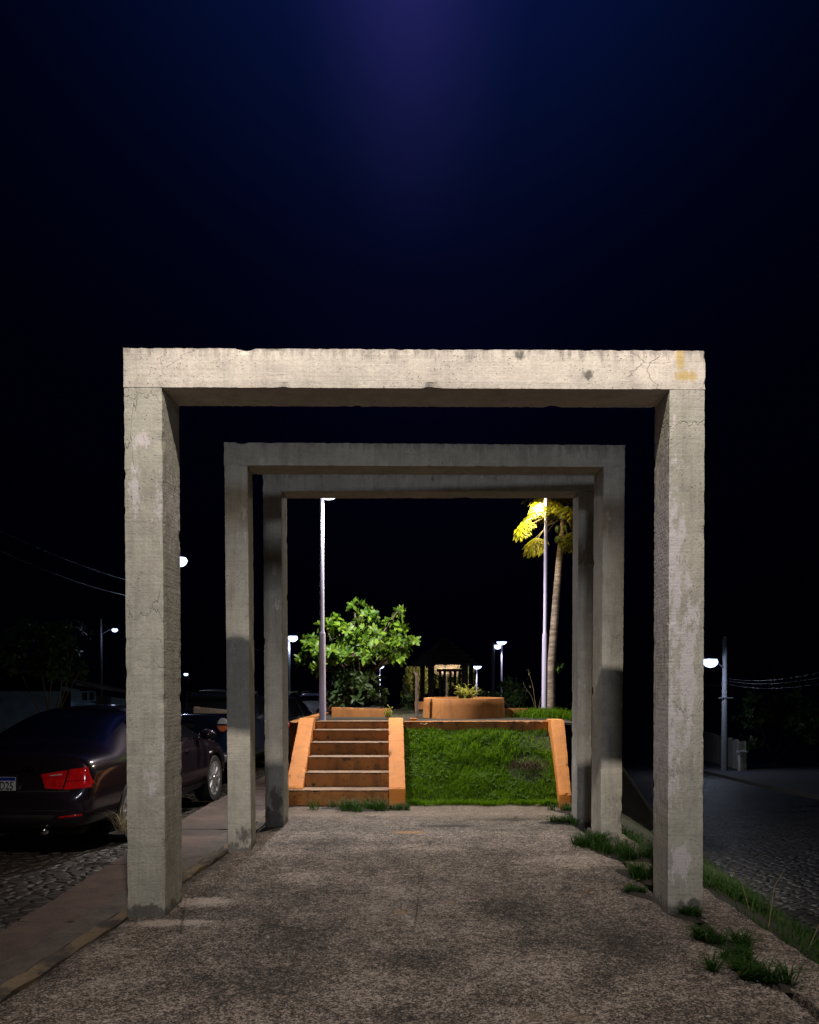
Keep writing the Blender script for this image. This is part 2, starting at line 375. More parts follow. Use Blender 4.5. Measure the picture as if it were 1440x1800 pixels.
MAT['bluewall'] = simple('pale_blue_wall', (0.14, 0.24, 0.42), 0.8, var=0.2, scale=3)
MAT['rooftile'] = simple('clay_roof', (0.035, 0.02, 0.015), 0.85, var=0.4, scale=15, bump=0.6)
MAT['darkopen'] = simple('dark_opening', (0.02, 0.02, 0.025), 0.6)
# cars
def paint(name, col, rough=0.22):
    t = NT(name); fl = t.noise(400, 2, 0.5)
    c = t.mix(t.rmp(fl, [(0.45, 0), (0.7, 1)]), col, tuple(min(1, x*1.5) for x in col))
    MAT[name] = t.done(c, rough, Metallic=0.55, Coat_Weight=1.0, Coat_Roughness=0.09, Specular_IOR_Level=0.12); return MAT[name]
paint('black_paint', (0.019, 0.0125, 0.020), 0.32); paint('navy_paint', (0.010, 0.016, 0.04), 0.35); paint('dark_grey_paint', (0.012, 0.015, 0.024), 0.35); paint('white_paint', (0.55, 0.55, 0.56), 0.3)
MAT['glass'] = simple('tinted_glass', (0.006, 0.007, 0.009), 0.03, var=0.05, Coat_Weight=0.5)
MAT['rubber'] = simple('tyre_rubber', (0.014, 0.014, 0.015), 0.75, scale=30)
MAT['alloy'] = simple('alloy_rim', (0.62, 0.62, 0.65), 0.28, metal=0.85)
MAT['chrome'] = simple('chrome_trim', (0.7, 0.7, 0.72), 0.12, metal=1.0, var=0.03)
MAT['trim'] = simple('black_trim', (0.012, 0.012, 0.013), 0.5)
MAT['red_lens'] = simple('red_lamp_lens', (0.62, 0.008, 0.012), 0.12, var=0.25, scale=22, Coat_Weight=1.0)
MAT['red_lens_dark'] = simple('deep_red_lens', (0.30, 0.004, 0.008), 0.15, var=0.25, scale=22, Coat_Weight=1.0)
MAT['amber_lens'] = simple('amber_lens', (0.70, 0.18, 0.06), 0.2, Coat_Weight=1.0)
MAT['clear_lens'] = simple('clear_lens', (0.62, 0.60, 0.58), 0.15, Coat_Weight=1.0)
MAT['plate'] = simple('plate_white', (0.62, 0.62, 0.66), 0.4, var=0.03)
MAT['plate_blue'] = simple('plate_blue_band', (0.01, 0.02, 0.35), 0.4, var=0.03)
MAT['plate_black'] = simple('plate_letters', (0.01, 0.01, 0.01), 0.5)
MAT['chip'] = simple('pale_stone_chips', (0.30, 0.28, 0.25), 0.85, var=0.4, scale=9)
MAT['dryleaf'] = leafmat('dry_leaf', (0.10, 0.045, 0.02), (0.20, 0.10, 0.04), 0.1, 0.8)
MAT['led_white'] = emit('led_cool_white', (0.80, 0.84, 1.0), 6)
MAT['led_blue'] = emit('led_blue_white', (0.55, 0.70, 1.0), 3.2)
MAT['led_warm'] = emit('led_warm_white', (1.0, 0.92, 0.72), 6)

# ------------------------------------------------------------------ world: night sky, faint glow and a painted-in flare high up
w = bpy.data.worlds.new('World'); sc.world = w; w.use_nodes = True
nt = w.node_tree; bg = nt.nodes['Background']
def wn(t, **k):
    n = nt.nodes.new(t)
    for a, b in k.items(): setattr(n, a, b)
    return n
tc = wn('ShaderNodeTexCoord'); nrm = wn('ShaderNodeVectorMath', operation='NORMALIZE'); nt.links.new(tc.outputs['Generated'], nrm.inputs[0])
def lobe(el, az, stops, squash=1.0):
    g = Vector((math.sin(az)*math.cos(el), math.cos(az)*math.cos(el), math.sin(el)))
    d = wn('ShaderNodeVectorMath', operation='DISTANCE'); m = wn('ShaderNodeVectorMath', operation='MULTIPLY'); m.inputs[1].default_value = (squash, 1, 1)
    nt.links.new(nrm.outputs[0], m.inputs[0]); nt.links.new(m.outputs[0], d.inputs[0]); d.inputs[1].default_value = (g.x*squash, g.y, g.z)
    r = wn('ShaderNodeValToRGB'); e = r.color_ramp.elements; r.color_ramp.interpolation = 'B_SPLINE'
    while len(e) < len(stops): e.new(0.5)
    for el_, (p, c) in zip(e, stops): el_.position = p; el_.color = (*c, 1)
    nt.links.new(d.outputs['Value'], r.inputs[0]); return r.outputs[0]
l1 = lobe(R(50), R(-1), [(0.0, (0.0025, 0.008, 0.062)), (0.16, (0.0016, 0.006, 0.046)), (0.29, (0.0008, 0.0032, 0.020)), (0.42, (0.0003, 0.0008, 0.0068)), (0.62, (0.00012, 0.00018, 0.0018)), (0.9, (0.00008, 0.0001, 0.0007))])
l2 = lobe(R(46), R(-3), [(0.0, (0.020, 0.013, 0.085)), (0.10, (0.012, 0.009, 0.055)), (0.20, (0.004, 0.003, 0.018)), (0.34, (0.0, 0.0, 0.0))], 2.7)  # violet lens flare streak put into the sky colour
ad = wn('ShaderNodeMix', data_type='RGBA', blend_type='ADD'); ad.inputs[0].default_value = 1
nt.links.new(l1, ad.inputs[6]); nt.links.new(l2, ad.inputs[7]); nt.links.new(ad.outputs[2], bg.inputs[0]); bg.inputs[1].default_value = 1.0

# ------------------------------------------------------------------ terrain and paving
def sstep(a, b, x):
    t = max(0, min(1, (x-a)/(b-a))); return t*t*(3-2*t)
def terrain(x, y):
    if y < 10.0: mid = -0.10
    elif y < 15.5: mid = 0.86*sstep(10.9, 11.2, y)-0.10*(1-sstep(10.9, 11.2, y))
    else: mid = 0.86-1.26*sstep(15.5, 30, y)-0.6*sstep(60, 140, y)
    a = sstep(-2.15, -2.3, x) if y < 16 else sstep(-2.2, -3.6, x)
    b = sstep(1.75, 3.0+0.13*max(0, y-7), x)
    z = mid*(1-a)+(zL(y)-0.06)*a
    return z*(1-b)+(zR(y)-0.06)*b
xs = [-600, -300, -150, -80, -45, -25, -14, -8, -5, -3.6, -3.0, -2.6, -2.3, -2.25, -2.2, -2.15, -2.1, -1.8, -1, 0, 1, 1.5, 1.75, 1.9, 2.05, 2.2, 2.4, 2.6, 2.8, 3.0, 3.4, 4, 5, 7, 10, 16, 25, 45, 80, 150, 300, 600]
ys = [-60, -25, -10, -4, 0, 2, 4, 6, 8, 9, 10, 10.8, 10.9, 11, 11.1, 11.2, 11.5, 12, 13, 14, 15, 15.5, 16.5, 18, 20, 22, 24, 26, 28, 30, 35, 42, 50, 65, 90, 130, 200, 350, 700]
mb = MB(); vs = [(x, y, terrain(x, y)) for y in ys for x in xs]; nx = len(xs)
mb.add(vs, [(j*nx+i, j*nx+i+1, (j+1)*nx+i+1, (j+1)*nx+i) for j in range(len(ys)-1) for i in range(nx-1)])
tag(mb.build('ground', MAT['earth'], smooth=True), kind='structure')

# main paved walk: edges measured on the photograph's ground plane
EL = [(-2.25, -4.0), (-2.10, 3.0), (-1.98, 5.03), (-1.90, 6.4), (-1.86, 7.2), (-1.84, 8.2), (-1.85, 9.47)]
ER = [(1.72, -4.0), (1.63, 3.4), (1.53, 4.7), (1.44, 5.7), (1.39, 6.8), (1.33, 8.0), (1.30, 9.60)]
def lerp_edge(E, y):
    for (x0, y0), (x1, y1) in zip(E, E[1:]):
        if y <= y1: return x0+(x1-x0)*(y-y0)/(y1-y0)
    return E[-1][0]
yl = [-4, -1, 1] + [2+0.1*i for i in range(76)]
mb = MB(); n = 24; vs = []
for y in yl:
    a, b = lerp_edge(EL, y), lerp_edge(ER, y)
    ja = 0.03*noise.noise(Vector((0.3, y*2.1, 1)))+0.012*noise.noise(Vector((0.3, y*9, 1))); jb = 0.05*noise.noise(Vector((5.3, y*1.9, 1)))+0.015*noise.noise(Vector((5.3, y*8, 1)))
    for i in range(n+1):
        x = a+ja+(b+jb-a-ja)*i/n
        z = 0.006*noise.noise(Vector((x*1.3, y*1.3, 0)))
        if i in (0, n): z -= 0.012
        vs.append((x, y, z))
fs = [(j*(n+1)+i, j*(n+1)+i+1, (j+1)*(n+1)+i+1, (j+1)*(n+1)+i) for j in range(len(yl)-1) for i in range(n)]
b0 = len(vs); m = len(yl)
for side in (0, n):
    base = len(vs)
    for j in range(m): x, y, z = vs[j*(n+1)+side]; vs.append((x, y, -0.09))
    for j in range(m-1): fs.append((j*(n+1)+side, (j+1)*(n+1)+side, base+j+1, base+j))
mb.add(vs, fs); tag(mb.build('pavement', MAT['pavement'], smooth=True), kind='structure')

# left kerb band (rough concrete and a sandy mortar lip), then the smooth sidewalk in bays
def strip(name, fa, fb, y0, y1, dy, ztop, zbot, mat, jit=0.012, seed=0, nn=6):
    mb = MB(); vs = []; fs = []; k = int((y1-y0)/dy)+1; W = nn+1
    for j in range(k+1):
        y = y0+(y1-y0)*j/k; a = fa(y)+jit*noise.noise(Vector((seed, y*5, 0))); b = fb(y)+jit*noise.noise(Vector((seed+7, y*5, 0)))
        for i in range(W):
            x = a+(b-a)*i/nn
            vs.append((x, y, (ztop(x, y) if callable(ztop) else ztop)+0.35*jit*noise.noise(Vector((x*9+seed, y*6, 0)))))
    for j in range(k):
        for i in range(nn): fs.append((j*W+i, j*W+i+1, (j+1)*W+i+1, (j+1)*W+i))
    for s_ in (0, nn):
        b0 = len(vs)
        for j in range(k+1): vs.append((vs[j*W+s_][0], vs[j*W+s_][1], zbot))
        for j in range(k): fs.append((j*W+s_, (j+1)*W+s_, b0+j+1, b0+j))
    for j_ in (0, k):
        b0 = len(vs)
        for i in range(W): vs.append((vs[j_*W+i][0], vs[j_*W+i][1], zbot))
        for i in range(nn): fs.append((j_*W+i, j_*W+i+1, b0+i+1, b0+i))
    mb.add(vs, fs); return mb.build(name, mat, smooth=False)
edgeL = lambda y: lerp_edge(EL, y)
swin = lambda y: -2.36+0.055*(y-4.2) if y < 9.6 else -2.06
tag(soften(strip('kerb', lambda y: swin(y)+0.012, lambda y: edgeL(y)-0.135, -4, 9.4, 0.07, -0.012, -0.3, MAT['kerb'], 0.02, 3), 50), kind='structure')
tag(soften(strip('kerb_mortar_lip', lambda y: edgeL(y)-0.125, lambda y: edgeL(y)-0.022, -4, 9.4, 0.06, -0.006, -0.3, MAT['mortar'], 0.03, 11), 50), kind='structure')
mbs = MB(); y = -4.2; i = 0
swout = lambda y: -2.72-0.045*(y-5) if y < 9 else -2.90-0.012*(y-9)
while y < 62:
    L = 1.55 if y < 30 else 4
    a, b = y+0.008, y+L-0.008
    z0 = -0.045-0.015*max(0, a-9.5); z1 = -0.045-0.015*max(0, b-9.5)
    if y > 9: z0 -= 0.0; 
    xin = lambda q: swin(q)
    mbs.hexa([(swout(a), a, -0.45), (swout(a), a, z0), (swout(b), b, -0.6), (swout(b), b, z1), (xin(a), a, -0.45), (xin(a), a, z0), (xin(b), b, -0.6), (xin(b), b, z1)], (6, 12, 1), 0.006, i)
    y += L; i += 1
tag(mbs.build('sidewalk', MAT['sidewalk']), kind='structure')
# left cobbled street
mb = MB(); yy = [-30, -10, -4, 0, 2, 4, 6, 8, 10, 12, 14, 18, 24, 32, 45, 60, 90, 130]; xx = [-9.6, -8, -6.5, -5, -4, -3.3, -2.7]
vs = [(x, y, zL(y)+0.02*math.cos((x+6)*0.5)) for y in yy for x in xx]; W = len(xx)
mb.add(vs, [(j*W+i, j*W+i+1, (j+1)*W+i+1, (j+1)*W+i) for j in range(len(yy)-1) for i in range(W-1)]); tag(mb.build('street', MAT['cobble'], smooth=True), kind='structure')
mb = MB(); vs = [(x, y, zL(y)+0.12) for y in yy for x in (-11.6, -9.6)]+[(-9.6, y, zL(y)-0.1) for y in yy]; k = len(yy)
mb.add(vs, [(2*j, 2*j+1, 2*j+3, 2*j+2) for j in range(k-1)]+[(2*j+1, 2*k+j, 2*k+j+1, 2*j+3) for j in range(k-1)]); tag(mb.build('sidewalk_far_side', MAT['tile']), kind='structure')
# right: outer concrete strip, grass bank, cobbled road falling away
outR = lambda y: 1.955-0.078*(y-4.2) if y < 10 else 1.5
tag(soften(strip('kerb_outer_strip', lambda y: lerp_edge(ER, y)+0.07, outR, -4, 9.5, 0.08, lambda x, y: 0.0-0.03*max(0, x-1.6), -0.4, MAT['pavement'], 0.03, 21, 8), 50), kind='structure')
rl = lambda y: 2.55+0.115*(y-5)
def bankz(x, y):
    a = outR(y); t = max(0, min(1, (x-a)/(rl(y)+0.15-a))); return -0.05*(1-t)+(zR(y)-0.02)*t - 0.03*math.sin(PI*t)
mb = MB(); yb = [-4+0.5*i for i in range(70)]; vs = []
for y in yb:
    for i in range(9):
        x = outR(y)-0.02+(rl(y)+0.2-outR(y))*i/8; vs.append((x, y, bankz(x, y)+0.015*noise.noise(Vector((x*4, y*4, 2)))))
mb.add(vs, [(j*9+i, j*9+i+1, (j+1)*9+i+1, (j+1)*9+i) for j in range(len(yb)-1) for i in range(8)]); tag(mb.build('grass_bank', MAT['turf'], smooth=True), kind='structure')
mb = MB(); yy = [-10, -4, 0, 2, 4, 6, 8, 10, 13, 16, 20, 25, 30, 36, 44, 55, 66, 80, 110]; vs = []
for y in yy:
    a = rl(min(y, 60)); b = max(a+5.2, 9.1+0.18*(y-19.8)) if y > 10 else a+5.2
    for i in range(9):
        x = a+(b-a)*i/8; vs.append((x, y, zR(y)+0.05*math.sin(PI*i/8)))
mb.add(vs, [(j*9+i, j*9+i+1, (j+1)*9+i+1, (j+1)*9+i) for j in range(len(yy)-1) for i in range(8)]); tag(mb.build('road', MAT['cobble_dark'], smooth=True), kind='structure')
mb = MB(); vs = []
for y in yy[5:]:
    a = rl(min(y, 60)); b = (max(a+5.2, 9.1+0.18*(y-19.8)) if y > 10 else a+5.2)
    vs += [(b, y, zR(y)-0.1), (b, y, zR(y)+0.13), (b+12, y, zR(y)+0.2)]
mb.add(vs, [f for j in range(len(yy[5:])-1) for f in ((3*j, 3*j+1, 3*j+4, 3*j+3), (3*j+1, 3*j+2, 3*j+5, 3*j+4))]); tag(mb.build('road_far_pavement', MAT['tile']), kind='structure')

# ------------------------------------------------------------------ the three concrete frames
def concrete_frame(label, bl, br, ytop_l, ytop_r, xtl, xtr, wp, dep, lin, mat, seed, mat2=None):
    A = gnd(*bl); B = gnd(*br)
    TL = at(xtl, ytop_l, A.y); TR = at(xtr, ytop_r, B.y)
    d = Vector((B.x-A.x, B.y-A.y, 0)).normalized(); nrm_ = Vector((-d.y, d.x, 0))
    if nrm_.y < 0: nrm_ = -nrm_
    root = thing('concrete_frame', (A+B)/2, label, 'concrete frame', 'concrete frames over the walk')
    zb = -0.06; dn = nrm_*dep
    ztl, ztr = TL.z, TR.z
    P = lambda p, z: Vector((p.x, p.y, z))
    inL_b = A+d*wp[0]; inL_t = TL+d*wp[0]; inR_b = B-d*wp[1]; inR_t = TR-d*wp[1]
    mb = MB(); zl = ztl-lin
    dn2 = nrm_*(dep+0.003)
    mb.hexa([P(A, zb), P(TL, zl+.012), P(A+dn, zb), P(TL+dn, zl+.012), P(inL_b, zb), P(inL_t, zl+.012), P(inL_b+dn, zb), P(inL_t+dn, zl+.012)], (5, 6, 190), 0.0038, seed); mb.build('post', mat, root)
    mb = MB(); zr = ztr-lin
    mb.hexa([P(inR_b, zb), P(inR_t, zr+.012), P(inR_b+dn, zb), P(inR_t+dn, zr+.012), P(B, zb), P(TR, zr+.012), P(B+dn, zb), P(TR+dn, zr+.012)], (5, 6, 190), 0.0038, seed+5); mb.build('post', mat, root)
    mb = MB()
    mb.hexa([P(TL-d*0.003-nrm_*0.004, zl), P(TL-d*0.003-nrm_*0.004, ztl), P(TL+dn2, zl), P(TL+dn2, ztl), P(TR+d*0.003-nrm_*0.004, zr), P(TR+d*0.003-nrm_*0.004, ztr), P(TR+dn2, zr), P(TR+dn2, ztr)], (220, 6, 6), 0.0045, seed+9); mb.build('lintel', mat2 or mat, root)
    print('FRAME', label, 'A', A, 'B', B, 'H', ztl, ztr)
    return root
pt = lambda px, py, Y: tuple(at(px, py, Y))
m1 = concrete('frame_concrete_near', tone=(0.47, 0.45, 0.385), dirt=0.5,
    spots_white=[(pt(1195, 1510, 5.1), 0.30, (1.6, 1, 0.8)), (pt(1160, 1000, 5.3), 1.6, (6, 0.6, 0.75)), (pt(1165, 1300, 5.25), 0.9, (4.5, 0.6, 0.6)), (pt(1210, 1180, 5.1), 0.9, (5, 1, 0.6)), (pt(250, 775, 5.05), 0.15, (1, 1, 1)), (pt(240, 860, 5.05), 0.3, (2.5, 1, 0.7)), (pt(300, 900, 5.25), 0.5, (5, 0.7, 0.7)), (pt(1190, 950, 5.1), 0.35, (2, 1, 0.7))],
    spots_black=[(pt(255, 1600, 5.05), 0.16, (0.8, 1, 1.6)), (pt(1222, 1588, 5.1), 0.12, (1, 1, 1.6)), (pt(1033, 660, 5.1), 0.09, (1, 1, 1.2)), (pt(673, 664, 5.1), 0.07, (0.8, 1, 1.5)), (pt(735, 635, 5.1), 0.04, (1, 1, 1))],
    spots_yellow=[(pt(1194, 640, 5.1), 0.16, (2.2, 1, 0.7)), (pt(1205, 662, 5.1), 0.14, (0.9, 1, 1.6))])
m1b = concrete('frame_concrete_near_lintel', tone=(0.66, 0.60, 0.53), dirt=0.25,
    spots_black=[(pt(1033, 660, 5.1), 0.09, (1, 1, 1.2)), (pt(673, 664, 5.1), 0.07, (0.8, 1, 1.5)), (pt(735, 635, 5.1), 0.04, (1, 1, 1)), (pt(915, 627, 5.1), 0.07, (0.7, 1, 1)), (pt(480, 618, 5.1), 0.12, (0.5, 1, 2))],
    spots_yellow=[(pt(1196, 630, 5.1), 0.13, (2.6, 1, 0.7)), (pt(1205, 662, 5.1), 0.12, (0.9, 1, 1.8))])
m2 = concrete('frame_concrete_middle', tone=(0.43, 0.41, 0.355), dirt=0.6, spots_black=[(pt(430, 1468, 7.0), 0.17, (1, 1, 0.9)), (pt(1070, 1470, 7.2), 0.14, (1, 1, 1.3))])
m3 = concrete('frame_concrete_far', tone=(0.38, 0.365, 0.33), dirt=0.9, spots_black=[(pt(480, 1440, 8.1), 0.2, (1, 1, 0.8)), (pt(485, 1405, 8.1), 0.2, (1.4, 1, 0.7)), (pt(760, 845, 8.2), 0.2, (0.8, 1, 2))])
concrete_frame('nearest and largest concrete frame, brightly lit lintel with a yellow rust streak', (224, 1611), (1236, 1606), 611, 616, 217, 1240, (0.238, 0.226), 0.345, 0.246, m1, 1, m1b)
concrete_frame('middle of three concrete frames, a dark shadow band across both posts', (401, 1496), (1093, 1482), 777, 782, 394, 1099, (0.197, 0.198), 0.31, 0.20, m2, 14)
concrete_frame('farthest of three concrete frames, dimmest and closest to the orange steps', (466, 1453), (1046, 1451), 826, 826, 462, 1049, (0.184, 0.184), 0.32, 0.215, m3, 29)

# ------------------------------------------------------------------ steps, side walls, slope, terrace
skew = lambda y: -0.055*(y-9.45)
nose = [(9.42, 0.18), (9.75, 0.345), (10.05, 0.505), (10.35, 0.66), (10.65, 0.80), (10.95, 0.90)]
st = thing('staircase', (-1.2, 9.42, 0), 'short flight of six worn orange steps climbing to the terrace', 'staircase')
for i, (y, z) in enumerate(nose):
    z0 = nose[i-1][1] if i else -0.05
    yb_ = nose[i+1][0]+0.02 if i < 5 else 11.25
    xl, xr = (-1.93, -0.68) if i == 0 else (-1.69, -0.675)
    s0, s1 = (0, 0) if i == 0 else (skew(y), skew(y))
    mb = MB(); mb.hexa([(xl+s0, y, z0-0.02), (xl+s0, y, z-0.012), (xl+s0, yb_, z0-0.02), (xl+s0, yb_, z-0.012), (xr+s0, y, z0-0.02), (xr+s0, y, z-0.012), (xr+s0, yb_, z0-0.02), (xr+s0, yb_, z-0.012)], (24, 4, 5), 0.005, 40+i)
    stp = mb.build('step', MAT['orange_worn'], st)
    mb = MB(); mb.hexa([(xl+s0, y-0.006, z-0.012), (xl+s0, y-0.006, z), (xl+s0, yb_-0.03, z-0.012), (xl+s0, yb_-0.03, z), (xr+s0, y-0.006, z-0.012), (xr+s0, y-0.006, z), (xr+s0, yb_-0.03, z-0.012), (xr+s0, yb_-0.03, z)], (30, 4, 1), 0.003, 50+i)
    mb.build('tread', MAT['tread'], stp)
def slope_wall(root, xa0, xb0, xa1, xb1, y0, z0, y1, z1, y2, mat, seed, zf=-0.05):
    # sloping top from (y0,z0) to (y1,z1), level to y2; left edge xa*, right edge xb*
    mb = MB()
    c = lambda x0, x1, ya, za, yb, zb_, lo0, lo1: [(x0[0], ya, lo0), (x0[0], ya, za), (x0[1], yb, lo1), (x0[1], yb, zb_), (x1[0], ya, lo0), (x1[0], ya, za), (x1[1], yb, lo1), (x1[1], yb, zb_)]
    mb.hexa(c((xa0, xa1), (xb0, xb1), y0, z0, y1, z1, zf, zf), (5, 46, 6), 0.005, seed)
    o = mb.build('side_wall', mat, root); 
    mb = MB(); mb.hexa(c((xa1, xa1-0.012), (xb1, xb1-0.012), y1+0.001, z1, y2, z1, zf, zf), (5, 8, 6), 0.005, seed+1); mb.build('side_wall_head', mat, root)
slope_wall(st, -1.895, -1.69, -1.962, -1.766, 9.47, 0.195, 10.75, 0.947, 10.98, MAT['orange'], 61, 0.17)
slope_wall(st, -0.672, -0.478, -0.772, -0.575, 9.40, 0.195, 10.75, 0.947, 10.98, MAT['orange'], 63)
tw = thing('terrace_wall', (0.4, 10.9, 0), 'orange retaining wall above the grass slope with a sloping right end', 'retaining wall')
mb = MB(); mb.hexa([(-0.573, 10.9, 0.3), (-0.573, 10.9, 0.9), (-0.573, 11.06, 0.3), (-0.573, 11.06, 0.9), (1.375, 10.9, 0.3), (1.375, 10.9, 0.905), (1.375, 11.06, 0.3), (1.375, 11.06, 0.905)], (80, 4, 10), 0.006, 70); mb.build('coping_band', MAT['orange_worn'], tw)
slope_wall(tw, 1.31, 1.455, 1.378, 1.565, 9.38, 0.13, 10.72, 0.93, 11.05, MAT['orange'], 66)
# soil slope and lawn
def slz(x, y):
    t = max(0, min(1, (y-9.55)/(10.9-9.55))); return -0.01+0.79*(t**0.92)+0.035*noise.noise(Vector((x*2.5, y*2.5, 4)))*math.sin(PI*min(1, t+0.1))
mb = MB(); vs = []; nX, nY = 40, 26
for j in range(nY+1):
    y = 9.55+1.34*j/nY
    for i in range(nX+1):
        xa = -0.49-0.07*(y-9.4); xb = 1.32+0.05*(y-9.4); x = xa+(xb-xa)*i/nX; vs.append((x, y, slz(x, y)))
mb.add(vs, [(j*(nX+1)+i, j*(nX+1)+i+1, (j+1)*(nX+1)+i+1, (j+1)*(nX+1)+i) for j in range(nY) for i in range(nX)]); tag(mb.build('lawn', MAT['turf'], smooth=True), kind='structure')
mb = MB(); vs = []; xx = [-2.1+0.25*i for i in range(17)]; yy = [11.06, 11.5, 12, 12.7, 13.5, 14.3, 15.2, 16.2]
for y in yy:
    for x in xx: vs.append((x, y, (0.885 if y < 11.2 else 0.825)+0.015*noise.noise(Vector((x, y, 3)))-(0.0 if y < 15.5 else 0.1)-0.12*max(0, x-1.55)))
W = len(xx); mb.add(vs, [(j*W+i, j*W+i+1, (j+1)*W+i+1, (j+1)*W+i) for j in range(len(yy)-1) for i in range(W-1)]); tag(mb.build('terrace_ground', MAT['turf'], smooth=True), kind='structure')
tl = MB(); tl.hexa([(-2.14, 10.98, -0.3), (-2.14, 10.98, 0.9), (-2.14, 16, -0.4), (-2.14, 16, 0.9), (-1.99, 10.98, -0.3), (-1.99, 10.98, 0.9), (-1.99, 16, -0.4), (-1.99, 16, 0.9)], (4, 40, 8), 0.006, 75)
tag(tl.build('terrace_side_wall', MAT['orange_worn']), 'orange wall holding the terrace along the left sidewalk behind the steps', 'retaining wall')

# ------------------------------------------------------------------ planters and low walls
c = at(815.5, 1262, 12.9); c.z = 0.815
pl = thing('round_planter', c, 'large curved orange planter behind the grass slope with yellow-green shrub', 'planter')
mb = MB(); r0 = 0.64; prof = []; n = 72; vs = []; fs = []
lv = [(r0+0.02, -0.03), (r0+0.014, 0.1), (r0+0.006, 0.24), (r0, 0.348), (r0-0.004, 0.353), (r0-0.095, 0.353), (r0-0.1, 0.348), (r0-0.1, 0.05)]
for k in range(n):
    a = 2*PI*k/n
    for r, z in lv:
        rr = r+0.006*noise.noise(Vector((math.cos(a)*3, math.sin(a)*3, z*4))); vs.append((c.x+rr*math.cos(a), c.y+rr*math.sin(a)*0.98, c.z+z))
W = len(lv)
for k in range(n):
    for j in range(W-1): fs.append((k*W+j, ((k+1) % n)*W+j, ((k+1) % n)*W+j+1, k*W+j+1))
mb.add(vs, fs); soften(mb.build('planter_wall', MAT['orange_planter'], pl), 40)
mb = MB(); mb.lathe([(0.001, 0.30), (0.3, 0.30), (0.545, 0.29)], c, 32); mb.build('soil', MAT['earth'], pl, True)
BY = 12.9
bx = at(631, 1262, BY)
bp = thing('low_box_planter', (bx.x, BY, 0.8), 'low plain orange box planter at the head of the steps under the bushy tree', 'planter')
hw = 0.437; tz0, tz1 = at(583, 1243, BY).z, at(679, 1246.5, BY).z
mb = MB(); mb.hexa([(bx.x-hw, BY, 0.74), (bx.x-hw, BY, tz0), (bx.x-hw, BY+0.14, 0.74), (bx.x-hw, BY+0.14, tz0-0.004), (bx.x+hw, BY, 0.74), (bx.x+hw, BY, tz1), (bx.x+hw, BY+0.14, 0.74), (bx.x+hw, BY+0.14, tz1-0.004)], (30, 4, 8), 0.004, 81); mb.build('front_wall', MAT['orange_planter'], bp)
for sx in (-1, 1):
    x0 = bx.x+sx*hw; xa_, xb_ = min(x0, x0-sx*0.12), max(x0, x0-sx*0.12); te = tz1-0.03
    mb = MB(); mb.hexa([(xa_, BY+0.141, 0.74), (xa_, BY+0.141, te), (xa_, BY+1.2, 0.74), (xa_, BY+1.2, te), (xb_, BY+0.141, 0.74), (xb_, BY+0.141, te), (xb_, BY+1.2, 0.74), (xb_, BY+1.2, te)], (4, 20, 6), 0.004, 84+sx); mb.build('end_wall', MAT['orange_planter'], bp)
mb = MB(); mb.box((bx.x, BY+0.68, 0.90), (hw*2-0.25, 1.06, 0.2)); mb.build('soil', MAT['earth'], bp)
lw = at(908, 1256, 13.2)
mb = MB(); mb.hexa([(lw.x-0.25, 13.2, 0.85), (lw.x-0.25, 13.2, 0.985), (lw.x-0.25, 13.34, 0.85), (lw.x-0.25, 13.34, 0.985), (lw.x+0.2, 13.2, 0.85), (lw.x+0.2, 13.2, 0.985), (lw.x+0.2, 13.34, 0.85), (lw.x+0.2, 13.34, 0.985)], (12, 4, 5), 0.005, 88)
tag(mb.build('low_wall', MAT['orange_worn']), 'low worn orange wall stub between curved planter and right lamp post', 'wall')
bk = at(727, 1264, 11.2)
mb = MB(); mb.hexa([tuple(Vector((bk.x, 11.15, 0.89))+Vector((x*0.055, y*0.04, z))) for x in (-1, 1) for y in (-1, 1) for z in (0, 0.04)], (6, 4, 3), 0.003, 89)
tag(mb.build('brick', MAT['orange']), 'small loose orange brick lying on the terrace wall near the post', 'brick')
# two red lumps beside the post base (a far low planter)
fw = at(745, 1250, 16); mb = MB(); mb.hexa([tuple(Vector((fw.x, 16.5, 0.6))+Vector((x*0.2, y*0.1, z))) for x in (-1, 1) for y in (-1, 1) for z in (0, 0.40)], (8, 4, 6), 0.005, 90)
tag(mb.build('masonry_pier', MAT['orange_worn']), 'short dim brick-red pier between timber post and curved planter', 'pier')

